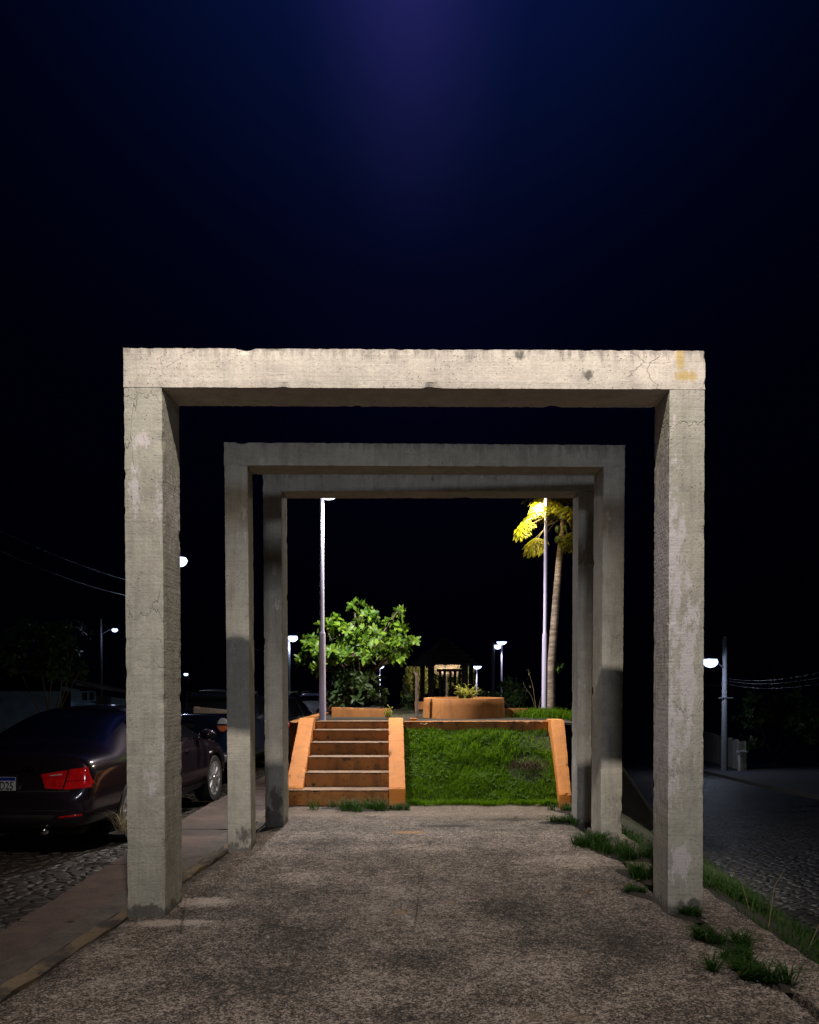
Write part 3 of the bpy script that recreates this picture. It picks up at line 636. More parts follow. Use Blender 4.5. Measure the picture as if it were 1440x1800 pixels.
# ------------------------------------------------------------------ lamps
def post_lamp(base, top_z, label, r0=0.05, r1=0.032, headdir=1, head_r=0.13, joint=None, mats=('pole', 'led_white'), group='slender park lamp posts', lean=0.0, dome=0.032):
    """slender two-section post with a flat round LED head on one side"""
    root = thing('lamp_post', base, label, 'lamp post', group)
    b = Vector(base); T = Vector((b.x+lean, b.y, top_z)); jz = joint or (b.z+(top_z-b.z)*0.36); J = b.lerp(T, (jz-b.z)/(top_z-b.z))
    mb = MB(); mb.tube([b, b.lerp(J, 0.02), J-Vector((0, 0, 0.02)), J], [r0*1.02, r0, r0*0.95, r0*0.9], 20); mb.tube([J, J+Vector((0, 0, 0.03)), T], [r0*0.86, r1*1.05, r1*0.92], 20)
    soften(mb.build('pole', MAT[mats[0]], root), 60)
    mb = MB(); mb.lathe([(r0*2.2, 0), (r0*2.2, 0.012), (r0*1.15, 0.02), (r0*1.05, 0.05)], b, 20); mb.build('base_plate', MAT[mats[0]], root)
    hc = T+Vector((headdir*head_r*0.75, 0, 0.0))
    mb = MB(); mb.lathe([(0.001, 0.05), (head_r*0.5, 0.045), (head_r*0.9, 0.025), (head_r, 0.006), (head_r*0.97, -0.004)], hc, 32); mb.tube([T, T+Vector((0, 0, 0.02)), hc+Vector((0, 0, 0.03))], r1*0.8, 10)
    hd = mb.build('lamp_head', MAT['galv'], root, True)
    dp = dome; mb = MB(); mb.lathe([(head_r*0.95, -0.004), (head_r*0.9, -0.35*dp), (head_r*0.55, -0.8*dp), (0.001, -dp)], hc, 32); mb.build('lens', MAT[mats[1]], hd, True)
    return root, hc
def light(kind, name, loc, power, col, radius=0.08, rot=None, size=None, blend=None):
    l = bpy.data.lights.new(name, kind); l.energy = power; l.color = col; l.shadow_soft_size = radius
    o = bpy.data.objects.new(name, l); COL.objects.link(o); o.location = loc
    if rot: o.rotation_euler = rot
    if kind == 'SPOT': l.spot_size = size; l.spot_blend = blend
    return o
def batwing(o, stops, side=None):
    """street-luminaire distribution: intensity against the angle from straight down (degrees)"""
    l = o.data; l.use_nodes = True; t = l.node_tree; em = t.nodes['Emission']
    g = t.nodes.new('ShaderNodeNewGeometry'); s = t.nodes.new('ShaderNodeSeparateXYZ'); t.links.new(g.outputs['Incoming'], s.inputs[0])
    a = t.nodes.new('ShaderNodeMath'); a.operation = 'MULTIPLY'; t.links.new(s.outputs[2], a.inputs[0]); a.inputs[1].default_value = -1
    b = t.nodes.new('ShaderNodeMath'); b.operation = 'ARCCOSINE'; t.links.new(a.outputs[0], b.inputs[0])
    m = t.nodes.new('ShaderNodeMapRange'); t.links.new(b.outputs[0], m.inputs[0]); m.inputs[2].default_value = PI/2
    r = t.nodes.new('ShaderNodeValToRGB'); e = r.color_ramp.elements
    while len(e) < len(stops): e.new(0.5)
    for el, (p, v) in zip(e, stops): el.position = p/90; el.color = (v, v, v, 1)
    g2 = t.nodes.new('ShaderNodeMath'); g2.operation = 'MULTIPLY'; g2.inputs[1].default_value = 1.5; t.links.new(m.outputs[0], r.inputs[0]); t.links.new(r.outputs[0], g2.inputs[0]); t.links.new(g2.outputs[0], em.inputs[1])
    if side:      # cut-offs of the reflector: axis, slope (sideways/drop) with full light, slope where it ends, what is left there
        last = g2
        for ax_, f0, f1, floor in side:
            q_ = t.nodes.new('ShaderNodeMath'); q_.operation = 'DIVIDE'; t.links.new(s.outputs[ax_], q_.inputs[0]); t.links.new(a.outputs[0], q_.inputs[1])
            mr_ = t.nodes.new('ShaderNodeMapRange'); mr_.interpolation_type = 'SMOOTHSTEP'; t.links.new(q_.outputs[0], mr_.inputs[0])
            for k_, v_ in enumerate((f0, f1, 1.0, floor)): mr_.inputs[1+k_].default_value = v_
            ml = t.nodes.new('ShaderNodeMath'); ml.operation = 'MULTIPLY'; t.links.new(last.outputs[0], ml.inputs[0]); t.links.new(mr_.outputs[0], ml.inputs[1]); last = ml
        t.links.new(last.outputs[0], em.inputs[1])
b = at(567, 1266, 11.75); b.z = 0.825
lpL, hL = post_lamp(b, at(566, 874, 11.75).z, 'white lamp post at the head of the steps beside the bushy tree', 0.049, 0.030, 1, 0.115, at(566, 1113, 11.75).z)
batwing(light('POINT', 'left_post_light', hL+Vector((0.04, -0.03, -0.09)), 1020, (1.0, 0.93, 0.90), 0.07), [(0, 0.10), (6, 0.12), (24, 0.62), (60, 0.68), (72, 0.55), (84, 0.14), (88, 0)], [(1, -0.92, -1.35, 0.26), (0, -0.35, -0.7, 0.06)])
b2 = at(957, 1253, 13.5); b2.z = 0.82
lpR, hR = post_lamp(b2, at(961, 868, 13.5).z, 'white lamp post beside the papaya tree, its head hidden by the far frame', 0.048, 0.031, -1, 0.15, at(959, 1115, 13.5).z, lean=0.025, mats=('pole', 'led_warm'))
batwing(light('POINT', 'right_post_light', hR+Vector((-0.04, -0.03, -0.09)), 1000, (1.0, 0.87, 0.64), 0.07), [(0, 0.10), (6, 0.12), (24, 0.62), (60, 0.68), (72, 0.55), (84, 0.14), (88, 0)], [(1, -1.0, -1.5, 0.26), (0, 0.22, 0.5, 0.04)])

# street lamps behind the viewpoint that light the frames (the near lintel's shadow places the first; the second is added fill)
KEY = Vector((0.12, -0.1, 9.5))
def street_lamp(base, head, label, mat_led='led_warm', group='tall street lamps behind the viewpoint', height=9.2):
    root = thing('street_lamp', base, label, 'street lamp', group)
    b = Vector(base); H = Vector(head)
    mb = MB(); mb.tube([b, b+Vector((0, 0, height*0.5)), Vector((b.x, b.y, b.z+height))], [0.13, 0.11, 0.085], 16); soften(mb.build('pole', MAT['pole_grey'], root), 60)
    top = Vector((b.x, b.y, b.z+height-0.3)); d = (H-top); d.z = 0; d.normalize()
    mb = MB(); mb.tube([top, top.lerp(H, 0.5)+Vector((0, 0, 0.15)), H-d*0.25+Vector((0, 0, 0.09))], 0.03, 10); mb.build('arm', MAT['galv'], root, True)
    ang = math.atan2(d.y, d.x); M = Matrix.Rotation(ang, 3, 'Z')
    mb = MB(); mb.box(H+Vector((0, 0, 0.07)), (0.62, 0.26, 0.08), rot=M); hd = soften(mb.build('lamp_head', MAT['galv'], root), 30, 0.02)
    mb = MB(); mb.box(H+Vector((0, 0, 0.022)), (0.5, 0.2, 0.012), rot=M); mb.build('lens', MAT[mat_led], hd)
    return root
street_lamp((-2.55, -0.9, -0.1), KEY, 'tall street lamp rising from the sidewalk just behind the viewpoint')
kl = light('POINT', 'street_and_fill_light', KEY+Vector((0, 0, -0.03)), 3950, (1.0, 0.875, 0.77), 0.10)
batwing(kl, [(0, 0.30), (23, 0.33), (29.8, 0.28), (33.8, 0.50), (38.8, 0.64), (41.4, 1.0), (42.4, 1.0), (44.3, 0.47), (47.3, 0.22), (50.2, 0.015)], [(0, -0.27, -0.5, 0.4), (0, 0.235, 0.33, 0.08)])
K2 = Vector((0.4, -15, 8.6))
street_lamp((-2.55, -15.4, -0.1), K2, 'second tall street lamp farther back, added as a fill flood for the frames')
fd = Vector((-0.1, 7.0, 1.8))-K2
light('SPOT', 'street_and_fill_light', K2, 3100, (0.86, 0.90, 1.0), 1.1, fd.to_track_quat('-Z', 'Y').to_euler(), R(19), 0.55)  # unseen fill spot added to lift the shaded frames, cone narrowed to them

# far park lamp posts and utility poles
def far_post(px, py, Y, label, head_r=0.2, hd=0.0, gz=-0.35, r=0.04):
    h = at(px, py, Y); base = (h.x, Y, gz)
    root, hc = post_lamp(base, h.z, label, r*1.2, r*0.8, hd, head_r, mats=('pole', 'led_blue'), group='park lamps in the distance', dome=head_r*0.62)  # deep dome gives the lamp's glow a solid shape
    return h
h1 = far_post(882, 1128, 30, 'taller far park lamp standing right of the curved planter', 0.2)
h2 = far_post(838, 1171, 40, 'far park lamp at the right edge of the pavilion', 0.26)
h3 = far_post(668, 1171, 40, 'far park lamp seen under the right side of the bushy tree', 0.22)
for i, (h, p) in enumerate(((h1, 22), (h2, 25), (h3, 22))): light('SPOT', 'park_light', h+Vector((0, -0.3, -0.4)), p, (0.9, 0.92, 1.0), 0.1, (0, 0, 0), R(170), 0.3)
def utility_pole(base, top_z, lamp, label, r=0.13, led=0.16, mat='led_blue', extra=True):
    b = Vector(base); root = thing('utility_pole', b, label, 'utility pole', 'utility poles along the streets')
    mb = MB(); mb.tube([b, Vector((b.x, b.y, (b.z+top_z)/2)), Vector((b.x, b.y, top_z))], [r, r*0.85, r*0.68], 12); soften(mb.build('pole', MAT['pole_grey'], root), 60)
    H = Vector(lamp); mb = MB(); mb.tube([Vector((b.x, b.y, H.z-0.35)), Vector(((b.x*0.4+H.x*0.6), (b.y*0.4+H.y*0.6), H.z)), H+Vector((0, 0, 0.05))], 0.03, 8); ar = mb.build('lamp_arm', MAT['galv'], root)
    mb = MB(); mb.lathe([(led*0.3, led*1.0), (led*0.62, led*0.72), (led*0.95, led*0.42), (led*0.95, led*0.36)], H, 16); hd = mb.build('lamp_head', MAT['galv'], root, True)
    mb = MB(); mb.lathe([(led*0.9, led*0.36), (led*1.08, 0.0), (led*0.95, -led*0.42), (led*0.6, -led*0.75), (0.001, -led*0.9)], H, 18); mb.build('lens', MAT[mat], hd, True)  # globe swollen so its shape takes in the lamp's glare
    if extra:
        mb = MB(); mb.box((b.x, b.y-r, b.z+0.55*(top_z-b.z)), (0.7, 0.06, 0.06)); mb.build('crossarm', MAT['galv'], root)
        for dz in (0.58, 0.62, 0.66):
            mb = MB(); mb.lathe([(0.03, 0), (0.05, 0.02), (0.03, 0.05), (0.05, 0.07), (0.03, 0.1)], (b.x+0.0, b.y-r-0.05, b.z+dz*(top_z-b.z)), 8); mb.build('insulator', MAT['galv'], root)
    return root
L1 = at(315, 985, 26); utility_pole((at(262, 1200, 26).x, 26, zL(26)), at(262, 960, 26).z+1.2, L1, 'utility pole with the brightest blue-white lamp, mostly hidden by the near left post', 0.13, 0.24)
L2 = at(202, 1107, 60); utility_pole((at(178, 1200, 60).x, 60, zL(60)), L2.z+0.8, L2, 'distant utility pole with a small lamp above the dark tree at left', 0.12, 0.2, extra=False)
L3 = at(327, 1185, 120); utility_pole((at(332, 1200, 120).x, 120, -2), L3.z+0.8, L3, 'very distant utility pole with a tiny lamp above the pickup truck', 0.12, 0.3, extra=False)
L4 = at(515, 1121, 42); utility_pole((at(507, 1200, 42).x, 42, zL(42)), L4.z+0.1, L4, 'utility pole with a round lamp left of the bushy tree', 0.13, 0.24, extra=False)
L5 = at(1249, 1163, 39); utility_pole((at(1280, 1300, 39).x, 39.5, zR(39)), at(1280, 1118, 39).z, L5, 'utility pole with a blue-white lamp on the corner of the road at right', 0.16, 0.33)
L6 = at(875, 1136, 55); utility_pole((at(867, 1200, 55).x, 55, -1), L6.z+0.2, L6, 'distant grey utility pole behind the taller far park lamp', 0.16, 0.24, extra=False)
light('POINT', 'pole_light', L1+Vector((0, -0.25, -0.45)), 110, (0.55, 0.68, 1.0), 0.15)
light('POINT', 'pole_light', L5+Vector((-0.5, -0.8, -0.9)), 170, (0.66, 0.76, 1.0), 0.15)
light('POINT', 'pole_light', L4+Vector((0, -0.1, -0.5)), 70, (0.6, 0.7, 1.0), 0.15)
light('POINT', 'pole_light', L2+Vector((0, -0.1, -0.5)), 25, (0.6, 0.7, 1.0), 0.15)
# cables
def cable(p, q, sag, label, r=0.012):
    p, q = Vector(p), Vector(q); mb = MB(); pts = []
    for i in range(25):
        t = i/24; v = p.lerp(q, t); v.z -= sag*4*t*(1-t); pts.append(v)
    mb.tube(pts, r, 5); tag(mb.build('cable', MAT['cable'], None, True), label, 'cable', 'overhead cables')
PL = at(262, 1050, 26)
cable(at(-140, 900, 12), at(262, 1052, 26), 0.25, 'overhead cable running to the left utility pole, lower of two', 0.004)
cable(at(-60, 905, 13), at(262, 1028, 26), 0.15, 'overhead cable running to the left utility pole, upper of two', 0.004)
cable(at(262, 1056, 26), at(507, 1150, 42), 0.4, 'overhead cable between the left pole and the pole by the tree', 0.012)
for i, (y0, y1) in enumerate(((1193, 1180), (1197, 1187), (1203, 1196))):
    cable(at(1281, y0, 39), at(1480, y1-8+3*i, 28), 0.25, ('topmost', 'middle', 'lowest')[i]+' of three cables leaving the corner utility pole at right', 0.008)
cable(at(1279, 1203, 39.6), at(1060, 1185, 70), 0.5, 'cable running from the corner pole away behind the middle frame', 0.018)
cable(at(867, 1152, 55), at(790, 1160, 75), 0.3, 'thin far cable reaching left from the distant grey pole', 0.014)

# ------------------------------------------------------------------ plants
def leaf(mb, p, d, up, L, W, curl=0.25, fold=0.25, seg=3):
    """pointed oval leaf from p along d; up = its upper side"""
    d = d.normalized(); s = d.cross(up)
    if s.length < 1e-4: s = d.orthogonal()
    s.normalize(); u = s.cross(d).normalized()
    vs = [p]; prof = [(0.28, 0.8), (0.58, 1.0), (0.84, 0.58)] if seg == 3 else [(0.5, 1.0)]
    for t, wv in prof:
        c = p+d*(L*t)-u*(curl*L*t*t)
        vs += [c+s*(W*wv*0.5)+u*(fold*W*wv*0.5), c, c-s*(W*wv*0.5)+u*(fold*W*wv*0.5)]
    vs.append(p+d*L-u*(curl*L))
    fs = [(0, 1, 2), (0, 2, 3)]; k = len(prof)
    for i in range(k-1):
        a = 1+3*i; fs += [(a, a+3, a+4, a+1), (a+1, a+4, a+5, a+2)]
    a = 1+3*(k-1); t = len(vs)-1; fs += [(a, t, a+1), (a+1, t, a+2)]
    mb.add(vs, fs)
def blade(mb, p, az, h, lean, wd, droop=0.6):
    dx, dy = math.cos(az), math.sin(az); sx, sy = -dy*wd/2, dx*wd/2
    l1, l2 = lean*h*0.35, lean*h*(1.0)
    z1, z2 = h*0.6, h*(1-0.35*droop*lean)
    vs = [(p[0]+sx, p[1]+sy, p[2]-0.005), (p[0]-sx, p[1]-sy, p[2]-0.005), (p[0]+dx*l1+sx*0.8, p[1]+dy*l1+sy*0.8, p[2]+z1), (p[0]+dx*l1-sx*0.8, p[1]+dy*l1-sy*0.8, p[2]+z1), (p[0]+dx*l2, p[1]+dy*l2, p[2]+z2)]
    mb.add(vs, [(0, 1, 3, 2), (2, 3, 4)])
def rdir(r, up=0.0):
    while True:
        v = Vector((r.uniform(-1, 1), r.uniform(-1, 1), r.uniform(-1, 1)))
        if 0.1 < v.length < 1: v.normalize(); v.z += up; return v.normalized()

r = random.Random(11)
# grass on the slope in front of the terrace
mb = MB()
patch = (at(925, 1345, 10.3).x, 10.15)
for i in range(26000):
    y = 9.52+1.36*r.random(); xa = -0.5-0.07*(y-9.4); xb = 1.33+0.05*(y-9.4); x = r.uniform(xa, xb)
    dn = noise.noise(Vector((x*2.2, y*2.2, 8)))
    if r.random() < 0.25-dn*0.9-0.2: continue
    dp = math.hypot((x-patch[0])/0.26, (y-patch[1])/0.28)
    if dp < 1 and r.random() < 0.85: continue
    if y > 10.45 and x > 0.95 and r.random() < 0.75: continue
    h = r.uniform(0.025, 0.06)*(1.2+0.9*noise.noise(Vector((x*3, y*3, 1))))
    blade(mb, (x, y, slz(x, y)), r.uniform(0, 2*PI), h, r.uniform(0.3, 1.1), r.uniform(0.005, 0.009))
for i in range(60):   # longer tufts
    x = r.uniform(0.0, 0.9); y = r.uniform(10.2, 10.75)
    for k in range(14): blade(mb, (x+r.gauss(0, 0.02), y+r.gauss(0, 0.02), slz(x, y)), r.uniform(0, 2*PI), r.uniform(0.08, 0.17), r.uniform(0.5, 1.2), 0.007)
for i in range(110):   # ragged bottom fringe over the paving
    x = r.uniform(-0.5, 1.3); yo = 9.5-max(0, 0.16*noise.noise(Vector((x*3.3, 7, 7))))-abs(r.gauss(0, 0.02)); kk = r.uniform(0.7, 1.6)
    for k in range(16): blade(mb, (x+r.gauss(0, 0.03), yo+r.gauss(0, 0.03), 0.0), r.uniform(PI, 2*PI), kk*r.uniform(0.03, 0.08), r.uniform(0.5, 1.5), 0.007)
tag(mb.build('grass', MAT['grass']), kind='stuff')
mb = MB()
for i in range(300):
    y = 9.6+1.25*r.random(); x = r.uniform(-0.5, 1.33)
    if noise.noise(Vector((x*1.8, y*1.8, 20))) < -0.08 and r.random() < 0.75: continue
    if math.hypot(x-patch[0], y-patch[1]) < 0.2 and r.random() < 0.8: continue
    p = Vector((x, y, slz(x, y)+0.02))
    for k in range(r.randint(4, 8)):
        d = rdir(r, 0.5); d.z = abs(d.z)*0.6+0.05; leaf(mb, p+Vector((r.gauss(0, .015), r.gauss(0, .015), 0.01)), d, Vector((0, -0.3, 1)), r.uniform(0.03, 0.06), r.uniform(0.018, 0.03), 0.3, 0.2, 1)
tag(mb.build('ground_cover', MAT['weed']), kind='stuff')
# bare dry mound on the slope
dm = MB(); P0 = Vector((patch[0], patch[1], slz(*patch)-0.02))
for i in range(420):
    q = P0+Vector((r.gauss(0, 0.11), r.gauss(0, 0.11), r.uniform(0, 0.05))); d = rdir(r, 0.5)
    dm.tube([q, q+d*r.uniform(0.03, 0.08), q+d*0.09+Vector((r.gauss(0, .02), r.gauss(0, .02), -0.01))], [0.003, 0.002, 0.001], 3, False)
tag(dm.build('dry_shrub', simple('dry_brown_stems', (0.085, 0.045, 0.03), 0.9, var=0.5, scale=30)), 'dried brown shrub lying in the middle of the grass slope', 'shrub')

# tufts
def tuft(x, y, z, label, n=120, rad=0.08, hmin=0.06, hmax=0.16, mat='verge', wd=0.0065, lean=(0.45, 1.8), group='grass tufts along the paving', stretch=1.0, ang=0):
    mb = MB(); ca, sa = math.cos(ang), math.sin(ang)
    cl_ = [(r.gauss(0, rad*stretch), r.gauss(0, rad*0.6), r.uniform(0.7, 1.25)) for _ in range(max(3, n//26))]
    for i in range(int(n*1.5)):
        cx_, cy_, hk = cl_[i % len(cl_)]; a = cx_+r.gauss(0, rad*0.22); b = cy_+r.gauss(0, rad*0.2)
        blade(mb, (x+a*ca-b*sa, y+a*sa+b*ca, z), r.uniform(0, 2*PI), hk*r.uniform(hmin, hmax), r.uniform(*lean), wd*r.uniform(0.7, 1.3))
    nb = len(mb.f); k = 14; s1, s2 = rad*stretch*2.4, rad*1.5
    ring = [(x+s1*t_*math.cos(2*PI*j/k)*ca-s2*t_*math.sin(2*PI*j/k)*sa, y+s1*t_*math.cos(2*PI*j/k)*sa+s2*t_*math.sin(2*PI*j/k)*ca, z+dz_) for t_, dz_ in ((1.0, -0.012), (0.5, 0.006)) for j in range(k)]
    mb.add(ring+[(x, y, z+0.012)], [(j, (j+1) % k, k+(j+1) % k, k+j) for j in range(k)]+[(k+j, k+(j+1) % k, 2*k) for j in range(k)], 1)
    return tag(mb.build('grass_tuft', [MAT[mat], MAT['earth']]), label, 'grass tuft', group)
def tg(px, py, label, **k):
    g = gnd(px, py); return tuft(g.x, g.y, 0.0, label, **k)
tg(1345, 1722, 'thickest grass tuft in the joint at the lower right corner', n=230, rad=0.05, hmin=0.05, hmax=0.13, stretch=1.6, ang=2.3)
tg(1275, 1660, 'grass tuft between near right post foot and the lower right tuft', n=240, rad=0.05, hmin=0.04, hmax=0.11, stretch=1.8, ang=2.3)
tg(1215, 1612, 'small grass tuft against the front foot of the near right post', n=110, rad=0.04, hmin=0.03, hmax=0.08, stretch=1.8, ang=2.6)
tg(1310, 1690, 'small-leaved tuft in the joint, second from the lower right corner', n=130, rad=0.045, hmin=0.03, hmax=0.08, stretch=1.3, ang=2.3)
tg(1120, 1572, 'short weedy tuft at the inner foot of the near right post', n=120, rad=0.06, hmin=0.03, hmax=0.08, stretch=1.6, ang=2.2)
tg(1045, 1486, 'bright rounded grass tuft at the foot of the middle right post', n=420, rad=0.085, hmin=0.06, hmax=0.16, stretch=1.0)
tg(1105, 1505, 'long grass patch in front of the middle right post', n=420, rad=0.13, hmin=0.06, hmax=0.17, stretch=1.6, ang=2.3)
tg(1130, 1540, 'grass patch between the middle right post and near right post', n=300, rad=0.1, hmin=0.05, hmax=0.14, stretch=1.6, ang=2.2)
tg(985, 1446, 'flat grass tuft at the inner foot of the far right post', n=260, rad=0.10, hmin=0.04, hmax=0.11, stretch=1.4)
tg(1005, 1425, 'grass tuft below the sloping right end of the orange wall', n=240, rad=0.09, hmin=0.04, hmax=0.10, stretch=1.2)
tg(640, 1423, 'dark long grass tuft at the foot of the orange steps', n=420, rad=0.15, hmin=0.06, hmax=0.17, stretch=1.3, lean=(0.5, 1.4))
tg(600, 1421, 'sparse grass tuft at the left foot of the orange steps', n=70, rad=0.10, hmin=0.04, hmax=0.12, stretch=1.5)
tg(690, 1422, 'grass tuft at the foot of the right side wall of the steps', n=150, rad=0.08, hmin=0.04, hmax=0.11, stretch=1.4)
tg(213, 1462, 'thin pale grass tuft on the sidewalk edge beside the black car', n=26, rad=0.05, hmin=0.1, hmax=0.28, mat='straw', lean=(0.5, 1.3), wd=0.006)
# grass on the bank down to the road
mb = MB()
for i in range(6500):
    y = r.uniform(3.2, 20) if r.random() < 0.55 else r.uniform(3.2, 10); a = outR(y); b = rl(y)+0.1; x = r.uniform(a+0.02, b)
    if y < 9.3 and x < 1.5: continue
    if r.random() < 0.35-noise.noise(Vector((x*1.7, y*1.1, 30)))*1.1: continue
    big = r.random() < 0.06
    blade(mb, (x, y, bankz(x, y)), r.uniform(0, 2*PI), r.uniform(0.10, 0.22) if big else r.uniform(0.03, 0.10), r.uniform(0.6, 1.8), 0.010 if big else 0.007, 0.9)
for i in range(4200):     # lusher beside the middle and far posts
    y = r.uniform(6.2, 11.0); x = r.uniform(outR(y)+0.01, outR(y)+0.75)
    if r.random() < 0.3-noise.noise(Vector((x*2.3, y*1.7, 41))): continue
    blade(mb, (x, y, bankz(x, y)), r.uniform(0, 2*PI), r.uniform(0.05, 0.17), r.uniform(0.4, 1.5), 0.009, 0.9)
tag(mb.build('verge_grass', MAT['verge']), kind='stuff')
for i, (px, py, y, tx, tz) in enumerate(((1350, 1600, 5.4, 0.10, 0.42), (1420, 1640, 5.0, 0.22, 0.30), (1390, 1690, 4.6, 0.3, 0.28), (1330, 1560, 6.0, -0.16, 0.33))):
    x = outR(y)+0.3+0.05*i; z = bankz(x, y); mb = MB(); mb.tube([(x, y, z), (x+tx*0.4, y, z+tz*0.7), (x+tx, y-0.03, z+tz)], [0.004, 0.003, 0.0015], 4)
    tag(mb.build('dry_stalk', MAT['straw']), ('straight dry stalk leaning right on the grass bank', 'long dry stalk hanging toward the road on the bank', 'dry stalk nearest the lower right corner on the bank', 'dry stalk leaning left behind the near right post')[i], 'stalk', 'dry stalks on the bank')
# grass round the right lamp post and on the terrace
mb = MB()
for i in range(1800):
    x = b2.x+r.gauss(-0.08, 0.2); y = 13.0+r.gauss(0, 0.28); blade(mb, (x, y, 0.82), r.uniform(0, 2*PI), r.uniform(0.09, 0.24), r.uniform(0.3, 1.1), 0.011)
tag(mb.build('grass_tuft', MAT['grass']), 'bright grass tuft round the foot of the right white lamp post', 'grass tuft', 'grass tufts along the paving')
mb = MB()
for i in range(2500):
    x = r.uniform(-1.9, 1.2); y = r.uniform(12.5, 16.5)
    if math.hypot(x-c.x, y-c.y) < 0.7 or (abs(x-bx.x) < 0.5 and 12.8 < y < 14.2): continue
    blade(mb, (x, y, 0.78 if y > 15.5 else 0.82), r.uniform(0, 2*PI), r.uniform(0.03, 0.08), r.uniform(0.3, 1.1), 0.010)
tag(mb.build('terrace_grass', MAT['grass']), kind='stuff')

# ---- bushy tree with big glossy leaves
def branchy(mb, pts, r0, r1, n=7): mb.tube(pts, [r0+(r1-r0)*i/(len(pts)-1) for i in range(len(pts))], n)
def bushy_tree(base, blobs, label, leafmat_, leafL, ntip, cat='tree', seed=3, name='broadleaf_tree', stems=True, rosette=(7, 11), r_leaf=0.42):
    q = random.Random(seed); root = thing(name, base, label, cat, None)
    tips = []; tw = MB(); cr = MB(); B = Vector(base)
    vol = [bl[1]*bl[2]*bl[3] for bl in blobs]; tot = sum(vol)
    fork = B+Vector((0, 0, 0.45))
    branchy(tw, [B-Vector((0, 0, 0.1)), B+Vector((0.02, 0, 0.2)), fork], 0.05, 0.04)
    for bl, v in zip(blobs, vol):
        c, a, bb, cc = bl[0], bl[1], bl[2], bl[3]; k = max(4, int(ntip*v/tot))
        mid = fork.lerp(c, 0.5)+Vector((q.gauss(0, 0.06), q.gauss(0, 0.06), 0.05)); 
        branchy(tw, [fork, mid, c], 0.026, 0.012, 6)
        for i in range(k):
            d = rdir(q); rr = q.random()**0.42
            t = c+Vector((d.x*a*rr, d.y*bb*rr, d.z*cc*rr)); out = (t-c); out = (out.normalized() if out.length > 1e-3 else Vector((0, 0, 1)))+Vector((0, 0, 0.45)); out.normalize()
            s = c.lerp(t, 0.35)+Vector((q.gauss(0, 0.03), q.gauss(0, 0.03), 0)); branchy(tw, [c, s, t], 0.008, 0.004, 4)
            m = q.randint(*rosette); side = out.orthogonal().normalized(); oth = out.cross(side)
            for j in range(m):
                a2 = 2*PI*j/m*1.618+q.random(); sp = q.uniform(0.35, 1.0)
                dd = (out*(1.1-sp)+(side*math.cos(a2)+oth*math.sin(a2))*sp); L = leafL*q.uniform(0.6, 1.15)
                leaf(cr, t-out*(0.05*j/m), dd, out, L, L*r_leaf*q.uniform(0.85, 1.15), q.uniform(0.1, 0.45), q.uniform(0.1, 0.35))
    tw.build('trunk', MAT['bark'], root, True); cr.build('crown', MAT[leafmat_], root, True)
    return root
def bl(px, py, Y, rpx, rpy=None, ry=None):
    p = at(px, py, Y); s = Y/F; return (p, rpx*s, ry or rpx*s*1.1, (rpy or rpx)*s)
TY = 13.7
tb = at(632, 1262, TY); tb.z = 0.95
bushy_tree(tb, [bl(645, 1082, TY, 26, 15), bl(662, 1098, TY+.2, 22, 14), bl(604, 1116, TY-.2, 28, 20), bl(694, 1104, TY+.2, 22, 18), bl(650, 1122, TY-.35, 34, 18), bl(552, 1140, TY, 26, 16), bl(585, 1150, TY-.25, 34, 17), bl(533, 1160, TY+.1, 16, 8), bl(630, 1152, TY-.4, 40, 14), bl(708, 1136, TY, 22, 16), bl(680, 1138, TY+.3, 34, 20), bl(726, 1124, TY+.1, 10, 6), bl(572, 1100, TY, 14, 8), bl(698, 1076, TY+.1, 12, 8), bl(545, 1122, TY+.1, 10, 7), bl(625, 1062, TY, 12, 5), bl(588, 1088, TY+.1, 9, 5), bl(700, 1158, TY-.1, 16, 5), bl(560, 1176, TY-.2, 14, 6)],
    'bushy round-crowned tree with big glossy leaves beside the left white lamp post', 'tree_leaf', 0.135, 235, seed=5, rosette=(6, 10))
sb = at(618, 1262, 13.9); sb.z = 0.95
bushy_tree(sb, [bl(600, 1222, 13.62, 34, 24), bl(640, 1225, 13.55, 38, 24), bl(625, 1197, 13.6, 42, 20), bl(665, 1205, 13.7, 16, 20), bl(598, 1200, 14.1, 20, 20)],
    'dark leafy shrub filling the space under the bushy tree crown', 'dark_leaf', 0.13, 190, 'shrub', 8, 'leafy_shrub')
# yellow-green shrub in the round planter
g0 = Vector((at(818, 1230, 12.75).x, 12.75, 1.11))
q = random.Random(4); root = thing('variegated_shrub', g0, 'yellow-green shrub with long leaves growing in the curved orange planter', 'shrub')
cr = MB(); stm = MB()
for i in range(26):
    a = q.uniform(-0.75, 0.75); d = Vector((math.sin(a)*0.9+0.12, q.gauss(0, 0.35), math.cos(a)*0.75)).normalized(); L = q.uniform(0.10, 0.27)
    b0 = g0+Vector((q.gauss(0, 0.05), q.gauss(0, 0.05), 0)); tip = b0+d*L; stm.tube([b0, b0.lerp(tip, 0.5), tip], [0.006, 0.004, 0.003], 5)
    for j in range(9):
        t = 0.25+0.75*j/8; e = rdir(q, 0.6); leaf(cr, b0.lerp(tip, t), e+d*0.8, Vector((0, 0, 1)), q.uniform(0.06, 0.11), 0.03, 0.5, 0.3)
stm.build('stem', MAT['bark'], root); cr.build('foliage', MAT['gold_leaf'], root, True)
